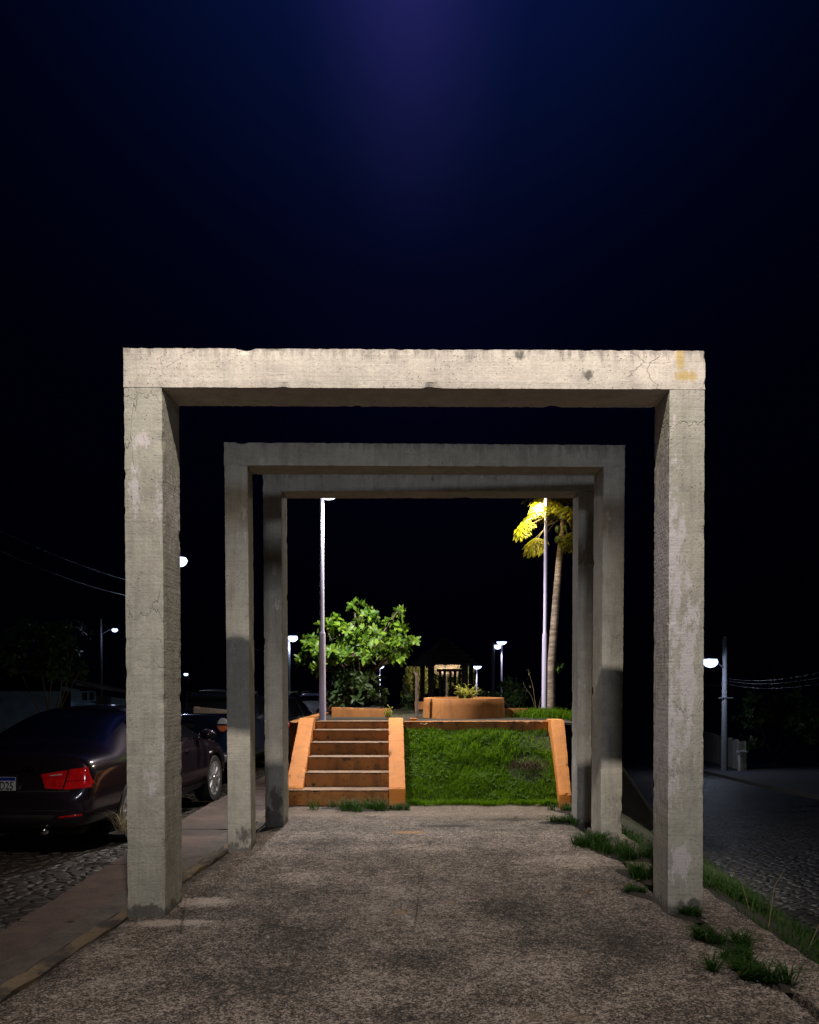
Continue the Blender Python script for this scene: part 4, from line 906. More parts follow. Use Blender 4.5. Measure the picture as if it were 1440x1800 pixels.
# small shrub right of the low box planter
g1 = at(684, 1256, 12.2); g1.z = 0.9; root = thing('small_shrub', g1, 'tiny pale green shrub just right of the low box planter', 'shrub'); cr = MB(); stm = MB()
stm.tube([g1, g1+Vector((0, 0, 0.1))], [0.008, 0.004], 5)
for i in range(70): leaf(cr, g1+Vector((q.gauss(0, 0.035), q.gauss(0, 0.04), 0.02+abs(q.gauss(0.03, 0.04)))), rdir(q, 0.4), Vector((0, 0, 1)), 0.05, 0.024)
stm.build('stem', MAT['bark'], root); cr.build('foliage', MAT['gold_leaf'], root, True)
# weed stalks by the right lamp post
g2 = at(945, 1240, 13.6); root = thing('tall_weed', (g2.x, 13.6, 0.88), 'tall thin seeding weed left of the right white lamp post', 'weed'); cr = MB()
for (dx, h, ln) in ((-0.06, 0.75, -0.10), (0.02, 0.35, 0.06), (-0.04, 0.5, -0.2), (-0.02, 0.28, 0.14)):
    cr.tube([(g2.x+dx*0.2, 13.6, 0.88), (g2.x+dx*0.6+ln*0.4, 13.6, 0.88+h*0.6), (g2.x+dx+ln, 13.6, 0.88+h)], [0.006, 0.004, 0.002], 4)
    for k in range(7): leaf(cr, Vector((g2.x+dx+ln*(1-0.05*k), 13.6, 0.88+h*(1-0.07*k))), rdir(q, 0.6), Vector((0, 0, 1)), 0.05, 0.014, 0.2, 0.2, 1)
cr.build('stalk', MAT['straw'], root)

# ---- papaya tree
PYY = 14.0
def papaya():
    q = random.Random(21)
    B = at(969, 1250, PYY); B.z = 0.85; T = at(989, 930, PYY)
    pts = [B, at(969, 1180, PYY), at(973, 1120, PYY), at(978, 1050, PYY), at(983, 990, PYY), T, at(990, 905, PYY)]
    root = thing('papaya_tree', B, 'slender ringed papaya tree with lobed leaves tinted lamp-yellow behind the right lamp post', 'tree')
    mb = MB(); fine = []; rad = []
    for i in range(len(pts)-1):
        for k in range(14): fine.append(pts[i].lerp(pts[i+1], k/14))
    fine.append(pts[-1])
    for i in range(len(fine)): t = i/(len(fine)-1); rad.append((0.077-0.03*t)*(1+0.05*(i % 3 == 0)+0.015*q.gauss(0, 1)))
    mb.tube(fine, rad, 14); mb.build('trunk', MAT['papaya_bark'], root, True)
    def palm_leaf(st_, tip, size, face):
        mb = MB(); mid = st_.lerp(tip, 0.55)+Vector((0, 0, 0.06)); mb.tube([st_, mid, tip], [0.011, 0.008, 0.006], 6)
        pet = mb.build('petiole', MAT['straw'], root, True)
        cr = MB(); fw = (tip-mid).normalized(); nrmf = face.normalized(); side = fw.cross(nrmf).normalized(); fw = nrmf.cross(side).normalized()
        for k in range(-4, 5):
            a = k*0.62; d = fw*math.cos(a)+side*math.sin(a); d = (d+Vector((0, 0, -0.35-0.12*abs(k)*0.3))).normalized(); L = size*(1.0-0.07*abs(k))*q.uniform(0.9, 1.1)
            leaf(cr, tip, d, nrmf, L, L*0.17, 0.34, 0.18)
            for sg in (-1, 1):     # side teeth of each lobe
                for tt in (0.42, 0.66):
                    pp = tip+d*(L*tt)-Vector((0, 0, 0.28*L*tt*tt)); d2 = (d+(nrmf.cross(d))*sg*0.85).normalized(); leaf(cr, pp, d2, nrmf, L*0.40, L*0.12, 0.3, 0.1, 1)
        return cr.build('leaf', MAT['papaya_leaf'], root, True)
    top = at(990, 905, PYY)
    # pixel target of each leaf junction, depth offset, size
    for px, py, dy, s in ((918, 930, -0.2, 0.20), (938, 958, -0.1, 0.22), (948, 962, 0.2, 0.2), (1000, 950, -0.2, 0.22), (925, 915, -0.15, 0.23), (942, 945, -0.35, 0.26), (950, 885, -0.5, 0.24), (960, 900, 0.3, 0.26), (935, 900, 0.1, 0.22), (1008, 935, -0.3, 0.26), (1022, 915, 0.2, 0.28), (1000, 890, -0.45, 0.26), (975, 880, -0.2, 0.28), (985, 868, 0.25, 0.3), (1030, 885, -0.1, 0.28), (955, 870, -0.2, 0.26), (1010, 865, 0.1, 0.28), (968, 905, 0.5, 0.24), (1000, 915, 0.5, 0.26), (940, 862, 0.2, 0.25), (980, 845, 0, 0.28), (1025, 850, 0.2, 0.28)):
        tp = at(px, py, PYY+dy); st_ = top+Vector((q.gauss(0, 0.02), q.gauss(0, 0.02), q.uniform(-0.08, 0.1)))
        f_ = Vector(((px-990)/90*0.5, -0.55 if dy < 0 else -0.2, 0.8)); palm_leaf(st_, tp, s*1.25, f_)
    for i in range(9):
        a = q.uniform(0, 2*PI); z = q.uniform(-0.22, 0.02); cpt = Vector((T.x+0.09*math.cos(a), T.y+0.09*math.sin(a), T.z+z))
        mb = MB(); s = q.uniform(0.035, 0.055); mb.lathe([(0.001, -s*1.5), (s*0.7, -s), (s, -s*0.2), (s*0.8, s*0.7), (s*0.3, s*1.2), (0.001, s*1.3)], cpt, 12); mb.build('fruit', MAT['fruit'], root, True)
    sp = at(982, 1172, PYY)
    mb = MB(); mb.tube([at(972, 1172, PYY), sp+Vector((-0.03, 0, 0.03)), sp], [0.01, 0.006, 0.004], 5)
    shoot = mb.build('side_shoot', MAT['straw'], root)
    cr = MB()
    for i in range(22): leaf(cr, sp+Vector((q.gauss(0, 0.03), q.gauss(0, 0.03), q.gauss(0, 0.03))), rdir(q), Vector((0, -0.5, 1)), 0.09, 0.045)
    cr.build('foliage', MAT['weed'], shoot, True)
papaya()

# ---- distance: pavilion, vines, twig bush, hedges
GY = 33.0
def pavilion():
    W = lambda px, py, dY=0: at(px, py, GY+dY)
    c = W(783, 1200); gz = -0.45
    root = thing('pavilion', (c.x, GY, gz), 'dark open timber pavilion with a low pitched roof in the park', 'pavilion')
    hx = (W(843, 1160)-W(783, 1160)).x; ez = W(783, 1168).z; pz = W(783, 1118).z
    mb = MB(); apex = Vector((c.x, GY, pz)); n = 6; eav = [Vector((c.x+hx*math.cos(PI/6*0+2*PI*k/n), GY+hx*0.9*math.sin(2*PI*k/n), ez)) for k in range(n)]
    for k in range(n):
        a, b = eav[k], eav[(k+1) % n]; M = 7
        for j in range(M):   # tiled courses, each lapping the next
            t0, t1 = j/M, (j+1)/M; up = Vector((0, 0, 0.05))
            q4 = [a.lerp(apex, t0), b.lerp(apex, t0), b.lerp(apex, t1), a.lerp(apex, t1)]
            mb.add([q4[0]+up, q4[1]+up, q4[2], q4[3]], [(0, 1, 2, 3)]); mb.add([q4[0]+up, q4[1]+up, q4[1], q4[0]], [(0, 3, 2, 1)])
    mb.build('roof', MAT['rooftile'], root)
    for k in range(n):
        mb = MB(); mb.tube([eav[k], apex-Vector((0, 0, 0.06))], 0.05, 6); mb.build('rafter', MAT['wood_dark'], root)
    for px, dy, wd in ((758, -0.9, 0.12), (817, -0.9, 0.13), (743, 0.9, 0.10), (828, 0.9, 0.10)):
        p = W(px, 1200, dy); mb = MB(); mb.box((p.x, GY+dy, (ez+gz)/2), (wd*1.9, wd*1.9, ez-gz)); mb.build('post', MAT['wood_dark'], root)
    for py, dy in ((1162, -0.9), (1162, 0.9)):
        p0, p1 = W(752, py, dy), W(824, py, dy); mb = MB(); mb.tube([p0, p1], 0.07, 6); mb.build('beam', MAT['wood_dark'], root)
    for px in (774, 782, 792, 800, 808):
        p = W(px, 1205, -0.85); mb = MB(); mb.box((p.x, GY-0.85, (W(0, 1178).z+gz)/2), (0.09, 0.07, W(0, 1178).z-gz)); mb.build('screen_slat', MAT['wood_dark'], root)
    p0, p1 = W(768, 1178, -0.85), W(812, 1178, -0.85); mb = MB(); mb.tube([p0, p1], 0.05, 6); mb.build('screen_rail', MAT['wood_dark'], root)
pavilion()
def vines(x0p, x1p, topp, botp, Y, n, label, seed):
    q = random.Random(seed); a = at(x0p, topp, Y); b = at(x1p, topp, Y); zb = at(x0p, botp, Y).z
    root = thing('hanging_vine', ((a.x+b.x)/2, Y, zb), label, 'vine', 'hanging vines round the pavilion'); st_ = MB(); cr = MB()
    for i in range(n):
        t = q.random(); p = a.lerp(b, t)+Vector((0, q.gauss(0, 0.25), q.uniform(-0.15, 0.05))); L = (p.z-zb)*q.uniform(0.35, 1.0)
        pts = [p+Vector((q.gauss(0, 0.03)*k, 0, -L*k/4)) for k in range(5)]; st_.tube(pts, 0.008, 3, False)
        for k in range(int(L/0.05)): u = pts[0].lerp(pts[-1], q.random()); leaf(cr, u+Vector((q.gauss(0, .05), q.gauss(0, .05), 0)), Vector((q.gauss(0, 0.6), q.gauss(0, 0.6), -1)), Vector((0, -1, 0.5)), q.uniform(0.10, 0.17), 0.06, 0.2, 0.2, 1)
    st_.build('stem', MAT['bark'], root); cr.build('foliage', MAT['vine_leaf'], root)
vines(714, 752, 1172, 1232, 36.5, 60, 'yellow-green hanging vine at the left side of the pavilion', 1)
vines(756, 815, 1172, 1215, 36.5, 46, 'hanging vine seen through the dark timber pavilion', 2)
vines(818, 832, 1172, 1212, 36.5, 26, 'narrow hanging vine at the right side of the pavilion', 3)
q = random.Random(9); tc_ = at(786, 1182, 36); root = thing('twig_bush', (tc_.x, 36, -0.45), 'fan of pale bare twigs under the pavilion roof', 'bush'); mb = MB()
mb.tube([(tc_.x, 36, -0.5), (tc_.x, 36, tc_.z)], [0.06, 0.05], 8); mb.build('trunk', MAT['bark'], root)
mb = MB()
for i in range(170):
    a = q.uniform(-1.0, 1.0); L = q.uniform(0.35, 0.8); p = Vector((tc_.x+q.gauss(0, 0.2), 36+q.gauss(0, 0.12), tc_.z+q.uniform(-0.2, 0.0))); e = p+Vector((math.sin(a)*L, q.gauss(0, 0.15), math.cos(a)*L*0.8)); mb.tube([p, p.lerp(e, 0.5)+Vector((q.gauss(0, .06), 0, q.gauss(0, .04))), e], [0.014, 0.010, 0.005], 3, False)
mb.build('twigs', MAT['twig'], root)
pb_ = at(783, 1150, 35.0)
rootp, hp_ = post_lamp((pb_.x, 35.0, -0.45), at(783, 1140, 35.0).z, 'park lamp post standing behind the dark pavilion, lighting the vines', 0.05, 0.035, 1, 0.14, mats=('pole', 'led_warm'), group='park lamps in the distance')
light('SPOT', 'park_light', hp_+Vector((0, 0.05, -0.08)), 300, (1.0, 0.88, 0.58), 0.08, (0, 0, 0), R(172), 0.2)
po = at(733, 1266, 12.4); po.z = 0.88
root = thing('timber_post', po, 'bare weathered timber post standing between steps and curved planter', 'post')
mb = MB(); zt = at(733, 1186, 12.4).z; mb.hexa([tuple(Vector((po.x, 12.4, 0.86))+Vector((x*0.024, y*0.024, z))) for x in (-1, 1) for y in (-1, 1) for z in (0, zt-0.86)], (3, 3, 30), 0.004, 95); mb.build('shaft', MAT['wood_post'], root)
mb = MB(); mb.tube([(po.x, 12.4, zt-0.03), (po.x-0.05, 12.4, zt+0.05)], [0.02, 0.012], 6); mb.tube([(po.x, 12.4, zt-0.02), (po.x+0.015, 12.4, zt+0.04)], [0.018, 0.012], 6); mb.build('forked_top', MAT['wood_post'], root)
hb = at(717, 1250, 20); bushy_tree((hb.x, 20, 0.2), [bl(717, 1225, 20, 9, 24), bl(716, 1245, 20, 12, 16)], 'narrow dark upright shrub left of the timber post', 'dark_leaf', 0.12, 60, 'shrub', 12, 'upright_shrub')
hb = at(900, 1245, 22); bushy_tree((hb.x, 22, 0.1), [bl(893, 1205, 22, 16, 14), bl(905, 1222, 22, 22, 22), bl(882, 1228, 22, 12, 16)], 'dark shrub behind the low wall stub right of the curved planter', 'dark_leaf', 0.16, 70, 'shrub', 13, 'leafy_shrub')
hb = at(850, 1225, 34); bushy_tree((hb.x, 34, -0.5), [bl(850, 1222, 34, 16, 8), bl(866, 1225, 34, 12, 9)], 'far low dark shrub behind the right rim of the curved planter', 'dark_leaf', 0.16, 40, 'shrub', 14, 'leafy_shrub')
hb = at(90, 1230, 22); bushy_tree((hb.x, 22, zL(22)), [bl(60, 1112, 22, 46, 28), bl(110, 1120, 22, 44, 36), bl(20, 1150, 22, 50, 40), bl(95, 1165, 22, 50, 40), bl(130, 1140, 22, 20, 16), bl(140, 1180, 22, 20, 16)],
    'large dark tree across the left street above the black car', 'dark_leaf', 0.2, 190, 'tree', 15, 'street_tree')
hb = at(1360, 1330, 44); bushy_tree((hb.x, 44, zR(44)), [bl(1330, 1250, 44, 40, 40), bl(1385, 1240, 44, 50, 50), bl(1320, 1300, 43, 22, 26), bl(1430, 1270, 44, 40, 50)], 'black overhanging tree right of the corner utility pole', 'dark_leaf', 0.4, 160, 'tree', 16, 'street_tree')

# ------------------------------------------------------------------ vehicles
def text_mesh(s, size, mat, parent, name, loc, rot, sx=1.0, ext=0.0015, align='CENTER'):
    cu = bpy.data.curves.new(name, 'FONT'); cu.body = s; cu.size = size; cu.extrude = ext; cu.align_x = align; cu.align_y = 'CENTER'
    tmp = bpy.data.objects.new('tmp', cu); COL.objects.link(tmp)
    me = bpy.data.meshes.new_from_object(tmp.evaluated_get(bpy.context.evaluated_depsgraph_get())); bpy.data.objects.remove(tmp)
    me.materials.clear(); me.materials.append(mat)
    o = bpy.data.objects.new(name, me); COL.objects.link(o); o.parent = parent; o.location = loc; o.rotation_euler = rot; o.scale = (sx, 1, 1); return o
def car_body(stations, glass, root, paintm, arches, arch_r, arch_z, names, cut=None):
    """loft half sections, mirror, smooth, cut the wheel arches, then split paint and panes. returns a BVH of the whole shell"""
    vs = []; fs = []; mi = []; K = 9
    full = 2*K-2
    for (y, zb, w, zs, ws, zt, wt) in stations:
        h = [(0, zb), (w*0.8, zb), (w*0.97, zb+0.07), (w, zb+(zs-zb)*0.42), (w*0.99, zs-(zs-zb)*0.22), (ws, zs), (wt, zt-0.025), (wt*0.6, zt), (0, zt+0.012)]
        ring = [(x, y, z) for x, z in h]+[(-x, y, z) for x, z in h[-2:0:-1]]
        vs += ring
    n = len(stations)
    for i in range(n-1):
        for k in range(full):
            fs.append((i*full+k, (i+1)*full+k, (i+1)*full+(k+1) % full, i*full+(k+1) % full))
            kk = k if k < K-1 else full-1-k     # mirrored strip index
            g = 0
            for gi, (a, b, ks) in enumerate(glass):
                if a <= i < b and kk in ks: g = gi+1
            mi.append(g)
    for e in (0, n-1):
        for k in range(K-2):
            a, b, c_, d = e*full+k, e*full+k+1, e*full+(full-k-1) % full, e*full+(full-k) % full
            f = [a, b, c_] if k == 0 else [a, b, c_, d]
            if e == n-1: f = f[::-1]
            fs.append(tuple(f)); mi.append(0)
        k = K-2; f = [e*full+k, e*full+k+1, e*full+k+2]
        if e == n-1: f = f[::-1]
        fs.append(tuple(f)); mi.append(0)
    me = bpy.data.meshes.new('shell'); me.from_pydata(vs, [], fs)
    for k in range(len(glass)+1): me.materials.append(paintm if k == 0 else MAT['glass'])
    me.polygons.foreach_set('material_index', mi); me.update()
    o = bpy.data.objects.new('shell', me); COL.objects.link(o)
    ss = o.modifiers.new('s', 'SUBSURF'); ss.levels = 3; ss.render_levels = 3
    cutters = []
    for y in arches:
        for sx in (-1, 1):
            mb = MB(); mb.lathe([(arch_r, -0.30), (arch_r, 0.30)], (sx*0.95, y, arch_z), 40, Matrix.Rotation(PI/2, 3, 'Y')); cutters.append(mb.build('cutter', MAT['trim']))
    if cut:
        mb = MB(); mb.box(*cut); cutters.append(mb.build('cutter', paintm))
    for cobj in cutters:
        b = cobj.data; bmx = bmesh.new(); bmx.from_mesh(b); bmesh.ops.recalc_face_normals(bmx, faces=bmx.faces); bmx.to_mesh(b); bmx.free()
        m = o.modifiers.new('b', 'BOOLEAN'); m.operation = 'DIFFERENCE'; m.object = cobj; m.solver = 'EXACT'
    bmx = bmesh.new(); bmx.from_mesh(me); bmesh.ops.recalc_face_normals(bmx, faces=bmx.faces); bmx.to_mesh(me); bmx.free()
    dg = bpy.context.evaluated_depsgraph_get(); dg.update()
    ev = bpy.data.meshes.new_from_object(o.evaluated_get(dg))
    bpy.data.objects.remove(o)
    for cobj in cutters: bpy.data.objects.remove(cobj)
    allv = [v.co.copy() for v in ev.vertices]; bvh = BVHTree.FromPolygons(allv, [tuple(p.vertices) for p in ev.polygons])
    nm = max([p.material_index for p in ev.polygons]+[0])
    for k in range(len(glass)+1):
        pl_ = [p for p in ev.polygons if p.material_index == k]
        if not pl_: continue
        sides = [pl_]
        if k and names[k] == 'side_window': sides = [[p for p in pl_ if p.center.x < 0], [p for p in pl_ if p.center.x >= 0]]
        for grp in sides:
          mb = MB(); used = {}
          for p in grp:
              f = []
              for v in p.vertices:
                  if v not in used: used[v] = len(mb.v); mb.v.append(tuple(allv[v]))
                  f.append(used[v])
              mb.f.append(tuple(f)); mb.m.append(0)
          ob = mb.build(names[k], paintm if k == 0 else MAT['glass'], root, True, True); ob.data.set_sharp_from_angle(angle=R(50))
    return bvh
def patch(bvh, root, name, q4, mat, axis='rear', off=0.006, n=(8, 6), thick=0.02, parent=None):
    """a thin fitted panel lying on the shell; q4 = corners (u,v) BL,BR,TR,TL; u,v = x,z (rear) or y,z (side)"""
    mb = MB(); nu, nv = n; P = []
    for lay in (0, 1):
        for j in range(nv+1):
            for i in range(nu+1):
                a, b = i/nu, j/nv
                u = (q4[0][0]*(1-a)+q4[1][0]*a)*(1-b)+(q4[3][0]*(1-a)+q4[2][0]*a)*b; v = (q4[0][1]*(1-a)+q4[1][1]*a)*(1-b)+(q4[3][1]*(1-a)+q4[2][1]*a)*b
                if axis == 'rear': o_, d = Vector((u, -2, v)), Vector((0, 1, 0))
                elif axis == 'front': o_, d = Vector((u, 8, v)), Vector((0, -1, 0))
                else: o_, d = Vector((3*axis, u, v)), Vector((-axis, 0, 0))
                hit = bvh.ray_cast(o_, d)[0]
                if hit is None: hit = o_+d*2.2
                edge = i in (0, nu) or j in (0, nv)
                P.append(hit-d*(off if not edge else off*0.3) + (d*thick if lay else Vector((0, 0, 0))))
    W = nu+1; H = W*(nv+1); fs = []
    for j in range(nv):
        for i in range(nu): fs.append((j*W+i, j*W+i+1, (j+1)*W+i+1, (j+1)*W+i))
    rim = [i for i in range(W)]+[j*W+nu for j in range(1, nv+1)]+[nv*W+i for i in range(nu-1, -1, -1)]+[j*W for j in range(nv-1, 0, -1)]
    for a, b in zip(rim, rim[1:]+rim[:1]): fs.append((a, a+H, b+H, b))
    mb.add(P, fs); o = mb.build(name, mat, parent or root, True, True); o.data.set_sharp_from_angle(angle=R(45)); return o
def wheel(root, x, y, z, rad, width, spokes=10):
    s = 1 if x > 0 else -1; M = Matrix.Rotation(s*PI/2, 3, 'Y')
    e = bpy.data.objects.new('wheel', None); COL.objects.link(e); e.parent = root; e.location = (x, y, z); e.empty_display_size = 0.2
    mb = MB(); w = width; rr = rad*0.74
    mb.lathe([(rr, -w), (rad*0.93, -w), (rad, -w*0.85), (rad, -0.02), (rad*0.95, 0), (rr, -0.005), (rr*0.99, -w*0.6)], (0, 0, 0), 40, M); soften(mb.build('tyre', MAT['rubber'], e, local=True), 40)
    mb = MB(); mb.lathe([(rr, -0.02), (rr*1.0, -0.004), (rr*0.93, -0.008), (rr*0.9, -0.06), (rr*0.88, -w*0.7)], (0, 0, 0), 40, M)
    for k in range(spokes):
        a = 2*PI*k/spokes; d = Vector((0, math.cos(a), math.sin(a))); t = Vector((0, -math.sin(a), math.cos(a))); X = Vector((s, 0, 0))
        p0, p1 = d*rr*0.16, d*rr*0.93; w0, w1 = rr*0.07, rr*0.085
        c8 = []
        for (p, wd, dx) in ((p0, w0, -0.012), (p1, w1, -0.006)):
            for sx_ in (-1, 1):
                for dz in (-0.03, 0): c8.append(p+t*wd*sx_+X*(dx+dz))
        mb.add(c8, [(0, 1, 3, 2), (4, 6, 7, 5), (0, 4, 5, 1), (2, 3, 7, 6), (0, 2, 6, 4), (1, 5, 7, 3)])
    mb.lathe([(0.001, -0.004), (rr*0.14, -0.006), (rr*0.2, -0.03)], (0, 0, 0), 20, M); soften(mb.build('rim', MAT['alloy'], e, local=True), 35)
    mb = MB(); mb.lathe([(0.001, -0.075), (rr*0.85, -0.075), (rr*0.88, -0.09)], (0, 0, 0), 24, M); mb.build('brake_disc', MAT['trim'], e, local=True)
    return e
def under(root, w, y0, y1, z0, z1):
    mb = MB(); mb.box((0, (y0+y1)/2, (z0+z1)/2), (w, y1-y0, z1-z0)); mb.build('chassis', MAT['trim'], root, local=True)

# --- black saloon parked by the kerb
SX, SY = -4.30, 7.75
car = thing('parked_car', (SX, SY, zL(8)), 'glossy black saloon car seen from behind with red tail lamp and plate ending D25', 'car', 'vehicles parked along the kerb', -0.035)
ST = [(0.00, .37, .60, .55, .55, .59, .40), (0.025, .32, .73, .60, .71, .65, .58), (0.07, .29, .81, .645, .78, .70, .66), (0.10, .28, .845, .80, .795, .86, .68), (0.135, .27, .86, .90, .81, .985, .69), (0.20, .26, .872, .925, .825, 1.02, .70), (0.40, .25, .888, .935, .84, 1.035, .70),
      (0.66, .24, .90, .945, .85, 1.05, .67), (0.80, .23, .905, .95, .855, 1.10, .65), (1.12, .22, .91, .952, .862, 1.235, .605), (1.40, .21, .91, .952, .865, 1.335, .58), (1.66, .2, .91, .95, .865, 1.39, .575), (2.2, .2, .91, .945, .865, 1.42, .57), (2.75, .2, .91, .94, .865, 1.385, .57), (3.30, .2, .91, .93, .865, 1.09, .64), (3.48, .2, .91, .92, .86, 1.00, .67),
      (3.9, .22, .905, .87, .83, .93, .60), (4.25, .24, .88, .78, .80, .84, .55), (4.42, .26, .80, .68, .72, .72, .5), (4.52, .32, .62, .55, .55, .58, .4)]
bv = car_body(ST, [(8, 11, (6, 7)), (13, 14, (6, 7)), (10, 14, (5,))], car, MAT['black_paint'], (0.98, 3.74), 0.365, 0.33, ['body', 'rear_window', 'windscreen', 'side_window'])
under(car, 1.3, 0.3, 4.2, 0.2, 0.5)
for x in (-0.885, 0.885):
    for y in (0.98, 3.74): wheel(car, x, y, 0.325, 0.325, 0.22)
for s in (1, -1):
    m_ = lambda q: [(s*x, z) for x, z in q]
    o1 = patch(bv, car, 'tail_lamp', m_([(.42, .685), (.585, .675), (.62, .855), (.36, .815)]), MAT['red_lens'], off=0.010)
    o2 = patch(bv, car, 'tail_lamp', m_([(.60, .672), (.868, .69), (.80, .885), (.635, .86)]), MAT['red_lens'], off=0.012, n=(12, 8))
    patch(bv, car, 'lens_band', m_([(.615, .742), (.86, .75), (.86, .772), (.615, .765)]), MAT['red_lens_dark'], off=0.017, n=(8, 2), parent=o2)
    patch(bv, car, 'lens_strip', m_([(.43, .79), (.585, .805), (.585, .825), (.44, .812)]), MAT['clear_lens'], off=0.015, n=(6, 2), parent=o1)
    patch(bv, car, 'reflector', m_([(.58, .40), (.78, .42), (.78, .44), (.58, .42)]), MAT['red_lens_dark'], off=0.006, n=(6, 2))
py_ = min(bv.ray_cast(Vector((x_, -2, z_)), Vector((0, 1, 0)))[0].y for x_ in (-.25, 0, .15) for z_ in (.665, .73, .795))-0.012
mb = MB(); mb.box((-.05, py_, .73), (.40, .008, .13)); plate = soften(mb.build('licence_plate', MAT['plate'], car, local=True), 30, 0.002)
mb = MB(); mb.box((-.05, py_+0.02, .73), (.43, .03, .15)); soften(mb.build('plate_recess', MAT['trim'], car, local=True), 30, 0.004)
mb = MB(); mb.box((-.05, py_-0.005, .778), (.396, .004, .030)); mb.build('plate_band', MAT['plate_blue'], plate, local=True)
text_mesh('D25', 0.108, MAT['plate_black'], plate, 'plate_letters', (0.130, py_-0.006, .709), (PI/2, 0, 0), 0.74, 0.002, 'RIGHT')
by_ = bv.ray_cast(Vector((.15, -2, .875)), Vector((0, 1, 0)))[0].y-0.004
text_mesh('320i', 0.062, MAT['chrome'], car, 'badge', (.235, by_-0.006, .868), (PI/2-0.25, 0, 0), 1.25, 0.002)
patch(bv, car, 'boot_seam', [(-.66, .650), (.66, .650), (.66, .662), (-.66, .662)], MAT['trim'], off=0.004, n=(20, 1))
patch(bv, car, 'bumper_strip', [(-.62, .47), (.66, .47), (.66, .48), (-.62, .48)], MAT['trim'], off=0.004, n=(20, 1))
patch(bv, car, 'bumper_insert', [(-.50, .385), (.50, .385), (.54, .43), (-.54, .43)], MAT['trim'], off=0.006, n=(16, 3))
for s in (1, -1):
    for y in (1.42, 2.40, 3.38): patch(bv, car, 'door_seam', [(y, .32), (y+.008, .32), (y+.008, .93), (y, .93)], MAT['trim'], s, 0.002, (1, 12), 0.012)
    for y in (1.55, 2.52): patch(bv, car, 'door_handle', [(y, .80), (y+.2, .81), (y+.2, .835), (y, .825)], MAT['black_paint'], s, 0.03, (6, 2), 0.03)
    patch(bv, car, 'side_skirt', [(1.4, .22), (3.3, .22), (3.3, .30), (1.4, .30)], MAT['black_paint'], s, 0.02, (14, 3), 0.04)
    patch(bv, car, 'indicator', [(3.44, .705), (3.56, .705), (3.56, .73), (3.44, .73)], MAT['clear_lens'], s, 0.012, (4, 2), 0.012)
    patch(bv, car, 'window_trim', [(1.2, .952), (3.3, .935), (3.3, .947), (1.2, .966)], MAT['chrome'], s, 0.006, (16, 1), 0.01)
    mb = MB(); mb.lathe([(0.001, -0.07), (0.075, -0.05), (0.10, 0.0), (0.075, 0.045), (0.001, 0.06)], (s*0.99, 3.10, 0.99), 18, Matrix.Rotation(PI/2, 3, 'X') @ Matrix.Diagonal((1.15, 0.75, 1)))
    mb.tube([(s*0.86, 3.14, 0.95), (s*0.95, 3.12, 0.97)], 0.022, 8); mb.build('wing_mirror', MAT['black_paint'], car, True, True)
mb = MB(); mb.lathe([(0.035, 0), (0.034, 0.10)], (0.42, -0.0, .27), 14, Matrix.Rotation(-PI/2, 3, 'X')); mb.build('exhaust_pipe', MAT['chrome'], car, True, True)
for sx in (-0.38, 0.38):
    mb = MB(); mb.lathe([(0.001, .0), (.11, 0.02), (.13, .12), (.10, .24), (0.001, .27)], (sx, 1.72, 1.02), 14, Matrix.Diagonal((1, 0.5, 1))); mb.build('headrest', MAT['trim'], car, True, True)

# --- navy pickup
PYK = 13.3
pk = thing('pickup_truck', (-4.36, PYK, zL(PYK)-0.02), 'dark navy pickup truck ahead of the black car with round amber tail lamp', 'pickup truck', 'vehicles parked along the kerb', -0.02)
SP = [(0.0, .52, .74, 1.10, .76, 1.20, .70), (0.03, .47, .80, 1.13, .79, 1.235, .75), (0.25, .40, .82, 1.14, .80, 1.24, .77), (1.0, .36, .83, 1.14, .81, 1.24, .77), (1.70, .34, .83, 1.14, .81, 1.24, .76), (1.78, .34, .83, 1.12, .81, 1.30, .72), (1.84, .34, .83, 1.10, .81, 1.53, .60), (2.0, .34, .83, 1.08, .81, 1.60, .59), (2.5, .33, .83, 1.06, .80, 1.63, .58), (2.95, .33, .83, 1.04, .80, 1.58, .57), (3.45, .33, .83, 1.0, .79, 1.12, .64), (3.6, .34, .83, .98, .78, 1.05, .64), (4.05, .36, .82, .93, .76, .98, .6), (4.3, .4, .78, .82, .7, .87, .55), (4.4, .44, .6, .7, .55, .74, .4)]
bvp = car_body(SP, [(7, 9, (5,)), (9, 10, (6, 7))], pk, MAT['navy_paint'], (0.82, 3.62), 0.36, 0.33, ['body', 'side_window', 'windscreen'], ((0, 0.87, 1.08), (1.44, 1.60, 0.62)))
under(pk, 1.2, 0.2, 4.1, 0.28, 0.55)
for x in (-0.81, 0.81):
    for y in (0.82, 3.62): wheel(pk, x, y, 0.32, 0.32, 0.2, 6)
patch(bvp, pk, 'rear_window', [(-.50, 1.29), (.50, 1.29), (.46, 1.50), (-.46, 1.50)], MAT['glass'], off=0.01)
mb = MB(); mb.box((0, -0.05, .52), (1.55, 0.12, 0.13)); soften(mb.build('rear_bumper', MAT['galv'], pk, local=True), 30, 0.02)
mb = MB(); mb.box((0, -0.008, .90), (1.18, 0.02, 0.5)); tg_ = soften(mb.build('tailgate', MAT['navy_paint'], pk, local=True), 30, 0.012)
mb = MB(); mb.box((0.1, -0.022, 1.06), (0.24, 0.012, 0.07)); mb.build('handle', MAT['trim'], tg_, local=True)
